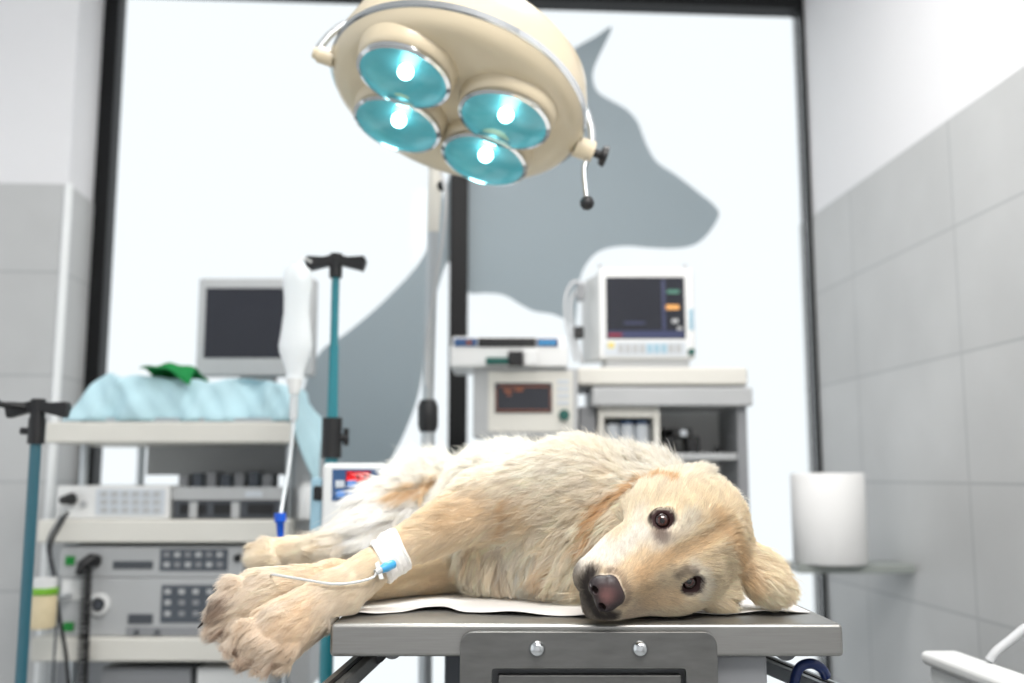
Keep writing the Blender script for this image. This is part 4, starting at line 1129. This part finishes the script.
for _ in range(2):
    g, mag = grad(bv); f = field(bv)
    bv = bv - g * np.clip(f[:, None] / np.maximum(mag, 0.3), -0.002, 0.002)
VN, _m = grad(bv, 0.002)

# --- coat: colour, length and lay of the hair, region by region
REG = {  # flow direction (world), length, lift, colour sRGB
    'trunk': ((-0.35, 0.25, -0.75), 0.042, 0.34, (251, 245, 234)),
    'rump': ((-0.75, -0.1, -0.5), 0.055, 0.55, (252, 250, 245)),
    'chest': ((-0.25, -0.3, -0.90), 0.042, 0.28, (251, 241, 223)),
    'neck': ((-0.75, 0.1, -0.60), 0.038, 0.32, (251, 244, 230)),
    'throat': ((-0.60, -0.1, -0.75), 0.036, 0.26, (250, 237, 214)),
    'skull': (None, 0.014, 0.20, (240, 222, 190)),
    'brow': (None, 0.010, 0.18, (242, 228, 200)),
    'cheek': (None, 0.018, 0.20, (246, 232, 206)),
    'bridge': (None, 0.006, 0.15, (230, 208, 172)),
    'muzzle': (None, 0.007, 0.16, (240, 226, 204)),
    'jaw': (None, 0.007, 0.12, (232, 220, 200)),
    'ear_up': ((0.5, 0.2, -0.75), 0.022, 0.30, (250, 242, 224)),
    'ear_low': ((0.80, -0.15, -0.50), 0.023, 0.34, (250, 232, 200)),
    'arm': (tuple(EL - SH), 0.020, 0.15, (240, 220, 188)),
    'forearm': (tuple(CA - WR_), 0.014, 0.14, (240, 222, 192)),
    'arm2': (tuple(C2 - W2), 0.015, 0.14, (236, 214, 178)),
    'paw_a': (tuple(PW - CA), 0.019, 0.20, (238, 222, 200)),
    'paw_b': (tuple(P2 - C2), 0.019, 0.20, (240, 225, 203)),
    'toe_a': (tuple(W(255, 660, 1.17) - PW), 0.017, 0.20, (228, 208, 186)),
    'toe_b': (tuple(W(216, 625, 1.22) - P2), 0.017, 0.20, (232, 212, 190)),
    'thigh': ((-0.80, -0.3, -0.50), 0.058, 0.48, (252, 250, 246)),
    'hind': ((-0.95, 0.0, -0.15), 0.018, 0.15, (242, 226, 200)),
}
regs = list(REG); ridx = {r: i for i, r in enumerate(regs)}
RC = V3([lin(REG[r][3]) for r in regs]) ** np.array([[0.80 if REG[r][0] is None else 0.58] for r in regs]); RL = V3([REG[r][1] for r in regs]); RLift = V3([REG[r][2] for r in regs])
RFl = V3([REG[r][0] if REG[r][0] is not None else (0, 0, 0) for r in regs], dtype=float) if False else np.array([REG[r][0] if REG[r][0] is not None else (0, 0, 0) for r in regs], float)
RFl /= (np.linalg.norm(RFl, axis=1, keepdims=True) + 1e-9)
headreg = np.array([REG[r][0] is None for r in regs], float)
def weights(P, k=0.011):
    D = np.full((len(P), len(regs)), 1.0)
    for pr in prims:
        i = ridx[pr[6]]; D[:, i] = np.minimum(D[:, i], pdist(pr, P))
    w = np.exp(-np.clip((D - D.min(1, keepdims=True)) / k, 0, 30)); return w / w.sum(1, keepdims=True)
def fbm(P, s, seed=0):
    r = np.random.RandomState(seed); o = np.zeros(len(P))
    for i in range(7):
        d = r.normal(size=3); d /= np.linalg.norm(d); f = s * (1 + i * 0.45)
        o += np.sin(P @ d * f + r.uniform(0, 6.28) + 1.3 * np.sin(P @ r.normal(size=3) * f * 0.6)) / (1 + 0.3 * i)
    return o / 3.2
bvh = BVHTree.FromPolygons([tuple(v) for v in bv], [tuple(int(i) for i in f) for f in bf])
def surf(px, py, Y=1.3):
    """the place on the dog's coat the photo shows at (px, py)"""
    o = Vector((0, 0, CAMZ)); h = bvh.ray_cast(o, ray(px, py).normalized())
    return V3(h[0]) if h[0] is not None else W(px, py, Y)
def stroke(pts): return [surf(*p) for p in pts]
# markings and painted-in shade: path on the coat, radius, colour, strength
MK = []
TAN = (206, 158, 96); DK = (44, 38, 38); WH = (250, 246, 240); PK = (150, 104, 96)
MK.append((stroke([(672, 482), (655, 479), (640, 484), (622, 494), (607, 505), (597, 517), (591, 530), (588, 543)]), 0.0060, (226, 188, 136), 0.75))  # tan underfur, with the shade of the fold painted in
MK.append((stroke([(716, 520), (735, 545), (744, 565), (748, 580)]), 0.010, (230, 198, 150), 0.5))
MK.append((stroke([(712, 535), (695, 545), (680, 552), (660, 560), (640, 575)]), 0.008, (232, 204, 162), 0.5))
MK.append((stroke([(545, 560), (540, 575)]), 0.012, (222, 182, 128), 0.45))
MK.append((stroke([(512, 500), (508, 515), (506, 535)]), 0.007, (226, 190, 136), 0.5))  # chest shading beside the elbow, painted as tan
MK.append((stroke([(405, 497), (425, 487), (445, 480)]), 0.008, (222, 186, 132), 0.8))  # shadow between back fur and foreleg top, painted tan
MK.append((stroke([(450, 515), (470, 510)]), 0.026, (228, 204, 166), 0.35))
MK.append((stroke([(640, 535), (620, 550), (605, 560)]), 0.013, WH, 0.8))
MK.append((stroke([(655, 545), (672, 535), (690, 520)]), 0.010, WH, 0.5))
MK.append((stroke([(640, 515), (636, 528)]), 0.011, WH, 0.5))
MK.append((stroke([(690, 565), (703, 572), (708, 585), (700, 598)]), 0.006, WH, 0.5))
MK.append(([hd(0.060, -0.036, -0.050), hd(0.088, -0.030, -0.052)], 0.014, (250, 247, 242), 0.9))
MK.append(([hd(0.088, -0.017, -0.016), hd(0.088, 0, -0.008), hd(0.088, 0.017, -0.016)], 0.0060, (140, 116, 104), 0.5))
MK.append(([hd(0.100, -0.022, -0.036), hd(0.102, -0.014, -0.046), hd(0.104, 0.002, -0.050), hd(0.102, 0.020, -0.048), hd(0.098, 0.026, -0.036)], 0.0090, (66, 60, 62), 0.92))
MK.append(([hd(0.096, -0.022, -0.062), hd(0.100, 0.000, -0.064), hd(0.098, 0.026, -0.066)], 0.0110, (92, 84, 84), 0.75))
MK.append(([hd(0.094, -0.012, -0.082), hd(0.094, 0.006, -0.086), hd(0.094, 0.026, -0.084)], 0.0080, (70, 62, 62), 0.9))
MK.append(([hd(0.060, 0.030, -0.028), hd(0.078, 0.034, -0.040)], 0.010, (206, 188, 166), 0.5))
MK.append((stroke([(640, 585), (650, 598), (670, 596)]), 0.012, (232, 208, 172), 0.5))
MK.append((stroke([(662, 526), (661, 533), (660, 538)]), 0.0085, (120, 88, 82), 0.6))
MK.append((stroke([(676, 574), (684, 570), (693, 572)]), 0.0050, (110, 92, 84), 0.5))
for i, (e, n) in enumerate(zip(eyes, eyen)):
    MK.append(([e + n * 0.006], 0.0155, (60, 42, 42), 1.0))
MK.append((stroke([(226, 600), (222, 612)]), 0.008, (150, 118, 96), 0.6))
MK.append((stroke([(216, 596), (212, 606)]), 0.006, (120, 100, 92), 0.6))
MK.append((stroke([(236, 652), (244, 656)]), 0.006, (150, 108, 88), 0.6))
for T in (toesA, toesB):
    for t, t2 in zip(T[:-1], T[1:]):
        MK.append(([(W(*t[0]) + W(*t2[0])) / 2, (W(*t[1]) + W(*t2[1])) / 2], 0.0075, (176, 142, 118), 0.65))  # crease shade between the toes, painted as darker brown
def coat(P, w):
    c = w @ RC
    n1 = fbm(P, 42, 1)[:, None]; n2 = fbm(P, 110, 2)[:, None]
    tan = np.array(lin((244, 218, 180)))
    amt = np.clip(0.06 + 0.30 * n1 + 0.14 * n2, 0, 0.5)
    body = 1 - (w @ headreg)[:, None]
    wt = w[:, [ridx['rump'], ridx['thigh']]].sum(1, keepdims=True)
    amt = amt * body * (1 - 0.8 * wt)
    c = c * (1 - amt) + tan * amt
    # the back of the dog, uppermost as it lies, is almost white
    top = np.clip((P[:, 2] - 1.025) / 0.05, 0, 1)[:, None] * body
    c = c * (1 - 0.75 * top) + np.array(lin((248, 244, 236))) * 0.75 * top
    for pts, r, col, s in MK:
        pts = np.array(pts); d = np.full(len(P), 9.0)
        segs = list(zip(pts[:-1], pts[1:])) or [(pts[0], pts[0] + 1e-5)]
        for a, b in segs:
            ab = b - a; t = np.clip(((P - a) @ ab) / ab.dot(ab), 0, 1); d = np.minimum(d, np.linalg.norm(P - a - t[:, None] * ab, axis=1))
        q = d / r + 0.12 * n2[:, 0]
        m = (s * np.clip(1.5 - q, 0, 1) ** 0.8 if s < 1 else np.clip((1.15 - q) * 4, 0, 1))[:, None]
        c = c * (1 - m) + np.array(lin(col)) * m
    return np.clip(c, 0, 1)
def flow(P, w):
    d = w @ RFl
    q = (P - HM) @ HB.T
    hd_ = -HF[None] * 1.0 + HR[None] * (np.sign(q[:, 1:2]) * np.clip(np.abs(q[:, 1:2]) / 0.03, 0, 1) * 0.55) - HU[None] * 0.15
    d = d + hd_ * (w @ headreg)[:, None]
    d += 0.22 * np.stack([fbm(P, 50, 5), fbm(P, 50, 6), fbm(P, 50, 7)], 1) * (1 - (w @ headreg)[:, None])
    return d

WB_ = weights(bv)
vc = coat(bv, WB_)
skin = bpy.data.materials.new('golden_coat_skin'); skin.use_nodes = True
nt = skin.node_tree; b = nt.nodes['Principled BSDF']
at_ = nt.nodes.new('ShaderNodeAttribute'); at_.attribute_name = 'coat'
nt.links.new(at_.outputs['Color'], b.inputs['Base Color']); b.inputs['Roughness'].default_value = 0.7; b.inputs['Specular IOR Level'].default_value = 0.2
dog = bpy.data.objects.new('dog', None); COL.objects.link(dog); dog.location = (0.0, 1.5, TZ); dog.empty_display_size = 0.05
tagp(dog, 'cream golden retriever lying on its side on the steel table, facing the camera', 'dog')
DL = V3(dog.location)
me = mesh_from('body', bv - DL, bf, skin)
ca = me.color_attributes.new('coat', 'FLOAT_COLOR', 'POINT')
ca.data.foreach_set('color', np.concatenate([vc, np.ones((len(vc), 1))], 1).astype(np.float32).ravel())
body = bpy.data.objects.new('body', me); COL.objects.link(body); body.parent = dog

# --- eyes, nose, claws
eye_m = mat('dark_brown_eye', (34, 16, 14), 0.07, spec=0.8, noise=0.2, nscale=90)
pup_m = mat('black_pupil', (6, 5, 6), 0.07, spec=0.8)
iris_m = mat('brown_iris', (66, 32, 26), 0.07, spec=0.8, noise=0.25, nscale=400)
for e, n in zip(eyes, eyen):
    ec = Vector(e + n * 0.0005); toc = (Vector((0.0, 0, CAMZ)) - ec).normalized(); look = (Vector(n) * .5 + toc).normalized()
    eb = MB().ball(ec, 0.0108, 28).build('eye', eye_m, dog, smooth=True)
    R_ = 0.01085
    MB().lathe([(R_ * math.sin(t), R_ * math.cos(t)) for t in [0.56, 0.45, 0.34, 0.24]], ec, look, 32).build('iris', iris_m, eb, smooth=True)
    R_ = 0.0110
    MB().lathe([(R_ * math.sin(t), R_ * math.cos(t)) for t in [0.27, 0.18, 0.09, 0.0]], ec, look, 24).build('pupil', pup_m, eb, smooth=True)
# nose leather with two nostrils, from its own field
nprims = [('e', hd(0.098, 0, -0.027), HB, V3((0.0150, 0.0205, 0.0170)), 0, 0.004, 0), ('e', hd(0.093, 0, -0.016), HB, V3((0.012, 0.0180, 0.010)), 0, 0.006, 0),
          ('e', hd(0.102, -0.0110, -0.029), HB, V3((0.0120, 0.0100, 0.0120)), 0, 0.005, 0), ('e', hd(0.102, 0.0110, -0.029), HB, V3((0.0120, 0.0100, 0.0120)), 0, 0.005, 0)]
def nfield(P):
    F = np.full(P.shape[:-1], 0.02)
    for pr in nprims: F = smin(F, pdist(pr, P), pr[5])
    for s in (-1, 1):
        a = hd(0.116, s * 0.0100, -0.0245); bq = hd(0.103, s * 0.0110, -0.027); cq = hd(0.109, s * 0.0185, -0.031)
        F = -smin(-F, pdist(('c', a, bq, 0.0048, 0.0040), P), 0.0015)
        F = -smin(-F, pdist(('c', a, cq, 0.0018, 0.0012), P), 0.0015)
    q = (P - HM) @ HB.T
    g_ = np.sqrt(q[..., 1] ** 2 + (q[..., 0] - 0.1150) ** 2) - 0.0014
    return np.where(q[..., 2] < -0.024, -smin(-F, g_, 0.0015), F)
nl = hd(0.100, 0, -0.026) - 0.03; nh = 0.0009; nn = int(0.06 / nh)
P = np.stack(np.meshgrid(*[nl[i] + np.arange(nn) * nh for i in range(3)], indexing='ij'), -1)
nv, nf = surface_nets(nfield(P), nl, nh)
nose_m = bpy.data.materials.new('nose_leather'); nose_m.use_nodes = True
nt = nose_m.node_tree; b = nt.nodes['Principled BSDF']
at_ = nt.nodes.new('ShaderNodeAttribute'); at_.attribute_name = 'leather'
vz_ = nt.nodes.new('ShaderNodeTexVoronoi'); vz_.inputs['Scale'].default_value = 900
bp = nt.nodes.new('ShaderNodeBump'); bp.inputs['Strength'].default_value = 0.35; bp.inputs['Distance'].default_value = 0.0006
tc = nt.nodes.new('ShaderNodeTexCoord')
nt.links.new(tc.outputs['Object'], vz_.inputs['Vector']); nt.links.new(vz_.outputs['Distance'], bp.inputs['Height']); nt.links.new(bp.outputs['Normal'], b.inputs['Normal'])
nt.links.new(at_.outputs['Color'], b.inputs['Base Color']); b.inputs['Roughness'].default_value = 0.38
me = mesh_from('nose', nv - DL, nf, nose_m)
q = (nv - HM) @ HB.T
pink = np.exp(-((q[:, 1] / 0.009) ** 2 + ((q[:, 2] + 0.016) / 0.008) ** 2 + ((q[:, 0] - .106) / .014) ** 2))[:, None] * (0.85 + 0.15 * fbm(nv, 500, 9)[:, None])
nc = np.array(lin((46, 38, 40))) * (1 - pink) + np.array(lin((150, 104, 100))) * pink
ca = me.color_attributes.new('leather', 'FLOAT_COLOR', 'POINT')
ca.data.foreach_set('color', np.concatenate([nc, np.ones((len(nc), 1))], 1).astype(np.float32).ravel())
nose = bpy.data.objects.new('nose', me); COL.objects.link(nose); nose.parent = dog
claw_m = mat('dark_claw', (44, 34, 32), 0.35, noise=0.2, nscale=200)
for T, dr in ((toesA, V3((-0.5, -0.25, -0.8))), (toesB, V3((-0.85, -0.2, -0.35)))):
    for t in T:
        b_ = W(*t[1]); a_ = W(*t[0]); d = (b_ - a_); d /= np.linalg.norm(d); d = d * .8 + dr * .4; d /= np.linalg.norm(d)
        L_ = 1.0 if t is toesB[1] else 0.55
        p0 = Vector(b_ + d * 0.004); p1 = p0 + Vector(d) * 0.010 * L_ + Vector((0, 0, -.001)); p2 = p0 + Vector(d) * 0.020 * L_ + Vector((0, 0, -.004))
        MB().tube([p0, p1, p2], [0.0036, 0.0028, 0.0006], 10).build('claw', claw_m, dog, smooth=True)

# --- bandage, catheter and line on the foreleg
bd = (WR_ - EL) / np.linalg.norm(WR_ - EL)
bc_ = W(387, 555, 1.325)
BA = Vector(bc_ - bd * 0.019); BB = Vector(bc_ + bd * 0.019)
ban = thing('bandage', tuple(BB), 'white gauze bandage wrapped around the foreleg holding the catheter', 'bandage')
mb = MB(); npx, nrx = 16, 48; rows = []
bdv = Vector(bd); ta = bdv.orthogonal().normalized(); tb2 = bdv.cross(ta)
for i in range(npx + 1):
    c_ = BA.lerp(BB, i / npx); row = []
    for k in range(nrx):
        an = 2 * math.pi * k / nrx; d_ = ta * math.cos(an) + tb2 * math.sin(an)
        o_ = c_ + d_ * 0.09
        h = bvh.ray_cast(c_ + d_ * 0.0, d_)
        rad = (h[3] if h[0] is not None else 0.03); rad = min(rad, 0.040) + 0.0026 + 0.0010 * math.sin(i * 1.9 + an) + 0.0008 * math.sin(3 * an + i)
        if i in (0, npx): rad -= 0.0025
        row.append(mb.bm.verts.new(c_ + d_ * rad + bdv * 0.003 * math.sin(an * 2)))
    rows.append(row)
for i in range(npx):
    for k in range(nrx): mb.bm.faces.new((rows[i][k], rows[i][(k + 1) % nrx], rows[i + 1][(k + 1) % nrx], rows[i + 1][k]))
o_ = mb.build('wrap', M['gauze'], ban, smooth=True)
s = o_.modifiers.new('thick', 'SOLIDIFY'); s.thickness = 0.002; s.offset = 1
hub = Vector(surf(384, 568)) + Vector((0, -0.011, 0.0)); hub2 = Vector(surf(393, 563)) + Vector((0.002, -0.012, 0.0))
cath = thing('catheter_line', tuple(hub), 'clear infusion line with a light blue hub taped to the bandaged foreleg', 'tube')
d_ = (hub2 - hub).normalized()
MB().tube([hub - d_ * 0.003, hub + d_ * 0.004, hub2, hub2 + d_ * 0.002], [0.0045, 0.0062, 0.0058, 0.0035], 14).build('hub', M['lightblue'], cath, smooth=True)
MB().tube([hub - d_ * 0.012, hub - d_ * 0.002], [0.0035, 0.0042], 12).build('connector', M['tube'], cath, smooth=True)
side = d_.cross(Vector((0, -1, 0))).normalized()
MB().prism([hub - d_ * .010 + side * .010, hub - d_ * .004 + side * .012, hub - d_ * .001 - side * .011, hub - d_ * .008 - side * .010], (0, -0.0012, 0)).build('wing', M['white_pl'], cath, bevel=.0006)
lp = [hub - d_ * 0.010]
for (x, y) in ((372, 578), (352, 583), (332, 584), (312, 581), (294, 578), (276, 575)):
    sp = surf(x, y, 1.28); Yq = min(sp[1] - 0.010, lp[-1].y + 0.003)
    lp.append(at(x, y, Yq))
lp.append(lp[-1] + Vector((-0.012, 0.02, -0.002)))
MB().tube(smooth_path(lp, 8), 0.0016, 8).build('tubing', M['tube'], cath, smooth=True)

# --- fur
rng = np.random.RandomState(11)
tri = np.concatenate([bf[:, [0, 1, 2]], bf[:, [0, 2, 3]]])
TA, TB, TC = bv[tri[:, 0]], bv[tri[:, 1]], bv[tri[:, 2]]
tarea = np.linalg.norm(np.cross(TB - TA, TC - TA), axis=1) / 2
tcen = (TA + TB + TC) / 3
tw = WB_[tri[:, 0]]
tn = VN[tri[:, 0]]
dens_r = {'trunk': 34, 'rump': 30, 'thigh': 34, 'chest': 36, 'neck': 38, 'throat': 38, 'skull': 75, 'brow': 110, 'cheek': 70, 'bridge': 130, 'muzzle': 120, 'jaw': 90, 'ear_up': 60, 'ear_low': 60, 'arm': 48, 'forearm': 60, 'arm2': 48, 'paw_a': 60, 'paw_b': 60, 'toe_a': 75, 'toe_b': 75, 'hind': 45}
dn = tw @ np.array([dens_r[r] for r in regs], float) * 1e4
viewd = np.array([0, 0, CAMZ]) - tcen; viewd /= np.linalg.norm(viewd, axis=1, keepdims=True)
facing = (tn * viewd).sum(1)
dn *= np.where(facing > -0.35, 1.0, 0.35)
dn *= np.where((tcen[:, 2] < TZ + 0.0045) & (tn[:, 2] < -0.6) & (tcen[:, 0] > TX0), 0.0, 1.0)
def bare(P):
    m = np.ones(len(P), bool)
    for e, n in zip(eyes, eyen): m &= np.linalg.norm(P - (e + n * 0.008), axis=1) > 0.0135
    m &= nfield(P) > 0.0006
    t = ((P - V3(BA)) @ bd) / (V3(BB) - V3(BA)).dot(bd)
    ax0 = V3(BA) + t[:, None] * (V3(BB) - V3(BA))
    m &= ~((t > 0.03) & (t < 0.97) & (np.linalg.norm(P - ax0, axis=1) < 0.042))
    return m
HAIR_SCALE = 1.0
ex = tarea * dn * HAIR_SCALE
NH = int(ex.sum())
pick = rng.choice(len(tri), NH, p=ex / ex.sum())
u, v = rng.rand(NH), rng.rand(NH); sw = u + v > 1; u[sw] = 1 - u[sw]; v[sw] = 1 - v[sw]
HP0 = TA[pick] * (1 - u - v)[:, None] + TB[pick] * u[:, None] + TC[pick] * v[:, None]
keep = bare(HP0); HP0 = HP0[keep]; pick = pick[keep]; NH = len(HP0)
hn = VN[tri[pick, 0]] * (1 - u - v)[keep][:, None] + VN[tri[pick, 1]] * u[keep][:, None] + VN[tri[pick, 2]] * v[keep][:, None]
hn /= np.linalg.norm(hn, axis=1, keepdims=True)
hw = weights(HP0, 0.014)
hl = hw @ RL; lift = hw @ RLift
# longer, looser hair along the top line and the back of the thigh
topl = np.clip((hn[:, 2] - 0.45) / 0.4, 0, 1) * np.clip((HP0[:, 2] - 1.03) / 0.04, 0, 1)
lift = lift + 0.45 * topl * (hl > 0.02); hl = hl * (1 - 0.15 * topl)
# short lashes of fur near the eyes and around the nose
for e, n in zip(eyes, eyen):
    dd_ = np.linalg.norm(HP0 - (e + n * 0.006), axis=1); hl = hl * np.clip((dd_ - 0.008) / 0.022, 0.25, 1)
long_ = np.clip((hl - 0.012) / 0.02, 0, 1)
step = 30
cen = np.arange(0, NH, step)
kd = KDTree(len(cen))
for i, c_ in enumerate(cen): kd.insert(HP0[c_], i)
kd.balance()
near = np.array([kd.find(p)[1] for p in HP0]); cc = cen[near]
hf = flow(HP0, hw)
ft_ = hf - (hf * hn).sum(1, keepdims=True) * hn
ft_ /= (np.linalg.norm(ft_, axis=1, keepdims=True) + 1e-6)
st0 = np.cross(hn, ft_)
ang = rng.normal(size=len(cen)) * 0.30
lv_ = rng.normal(size=len(cen)) * 0.16
cv_ = np.clip(1 + rng.normal(size=len(cen)) * 0.07, 0.82, 1.12)
tv_ = rng.rand(len(cen))
ft_ = ft_ + st0 * np.tan(np.clip(ang[near] * (0.25 + 0.75 * long_), -0.9, 0.9))[:, None] + rng.normal(size=ft_.shape) * 0.11
ft_ -= (ft_ * hn).sum(1, keepdims=True) * hn; ft_ /= np.linalg.norm(ft_, axis=1, keepdims=True)
ln = hl * rng.uniform(0.65, 1.12, NH)
fly = (rng.rand(NH) < 0.035) & (long_ > 0.5)
ln[fly] *= 1.35
NP = 6
S_ = np.linspace(0, 1, NP)
lj = np.clip(lift + rng.normal(size=NH) * 0.07 + lv_[near] * long_ + 0.35 * fly, 0.04, 1.3)
st = np.cross(hn, ft_)
pts = np.zeros((NH, NP, 3))
ph = (2.5 * fbm(HP0, 60, 3))[cc]; am = ((0.0030 + 0.0020 * fbm(HP0, 90, 4)) * long_)
for k, s_ in enumerate(S_):
    up_ = np.sin(lj) * (s_ - 0.42 * s_ ** 2 * (1 - topl * .6)) * ln
    fw = ln * (s_ * np.cos(lj) + 0.12 * s_ * s_)
    wav = am * np.sin(ph * 3 + s_ * 5.5) * s_
    pts[:, k] = HP0 + hn * (up_ + 0.0004)[:, None] + ft_ * fw[:, None] + st * wav[:, None]
    pts[:, k, 2] -= (0.10 * long_ * (1 - topl) * ln * s_ ** 2)
off = pts[cc] - HP0[cc][:, None]
clump = ((0.12 + (0.62 - 0.25 * topl) * long_) * np.where(fly, 0.2, 1))[:, None] * (S_[None] ** 1.2)
tgt = HP0[cc][:, None] + off * (ln / ln[cc])[:, None, None].clip(0.6, 1.5) + (HP0 - HP0[cc])[:, None] * 0.15
lw = (np.linalg.norm(HP0 - HP0[cc], axis=1) < 0.02)[:, None] * clump
same = np.clip(1 - np.abs(hl - hl[cc]) / 0.012, 0, 1)[:, None]
pts = pts * (1 - (lw * same)[..., None]) + tgt * (lw * same)[..., None]
over = (pts[..., 0] > TX0 - .004) & (pts[..., 1] > TY0 - .004)
pts[..., 2] = np.where(over & (pts[..., 2] < TZ + 0.004), TZ + 0.004 + 0.0015 * rng.rand(NH)[:, None], pts[..., 2])
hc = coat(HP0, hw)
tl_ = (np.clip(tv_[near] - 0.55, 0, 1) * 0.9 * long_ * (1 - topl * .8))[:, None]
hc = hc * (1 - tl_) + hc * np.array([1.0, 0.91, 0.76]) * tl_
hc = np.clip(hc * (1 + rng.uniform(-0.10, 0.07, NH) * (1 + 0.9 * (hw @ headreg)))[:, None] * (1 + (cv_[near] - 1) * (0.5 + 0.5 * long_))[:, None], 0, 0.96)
cu = bpy.data.hair_curves.new('fur')
cu.add_curves([NP] * NH)
cu.position_data.foreach_set('vector', (pts - DL).astype(np.float32).ravel())
rad_a = cu.attributes.get('radius') or cu.attributes.new('radius', 'FLOAT', 'POINT')
base_r = (0.00015 + 0.00011 * long_ + 0.00004 * (hw @ headreg))[:, None] * np.array([1.0, 1.0, 0.95, 0.8, 0.55, 0.15])[None]
rad_a.data.foreach_set('value', base_r.astype(np.float32).ravel())
cat_ = cu.attributes.new('coat', 'FLOAT_COLOR', 'CURVE')
cat_.data.foreach_set('color', np.concatenate([hc, np.ones((NH, 1))], 1).astype(np.float32).ravel())
fur_m = bpy.data.materials.new('golden_fur'); fur_m.use_nodes = True
nt = fur_m.node_tree; b = nt.nodes['Principled BSDF']; o_ = nt.nodes['Material Output']
at_ = nt.nodes.new('ShaderNodeAttribute'); at_.attribute_name = 'coat'
nt.links.new(at_.outputs['Color'], b.inputs['Base Color']); b.inputs['Roughness'].default_value = 0.55; b.inputs['Specular IOR Level'].default_value = 0.25
tl = nt.nodes.new('ShaderNodeBsdfTranslucent'); mx = nt.nodes.new('ShaderNodeMixShader'); mx.inputs[0].default_value = 0.46
nt.links.new(at_.outputs['Color'], tl.inputs['Color']); nt.links.new(b.outputs[0], mx.inputs[1]); nt.links.new(tl.outputs[0], mx.inputs[2]); nt.links.new(mx.outputs[0], o_.inputs['Surface'])
cu.materials.append(fur_m)
fur = bpy.data.objects.new('fur', cu); COL.objects.link(fur); fur.parent = dog
print('dog verts', len(bv), 'hairs', NH)
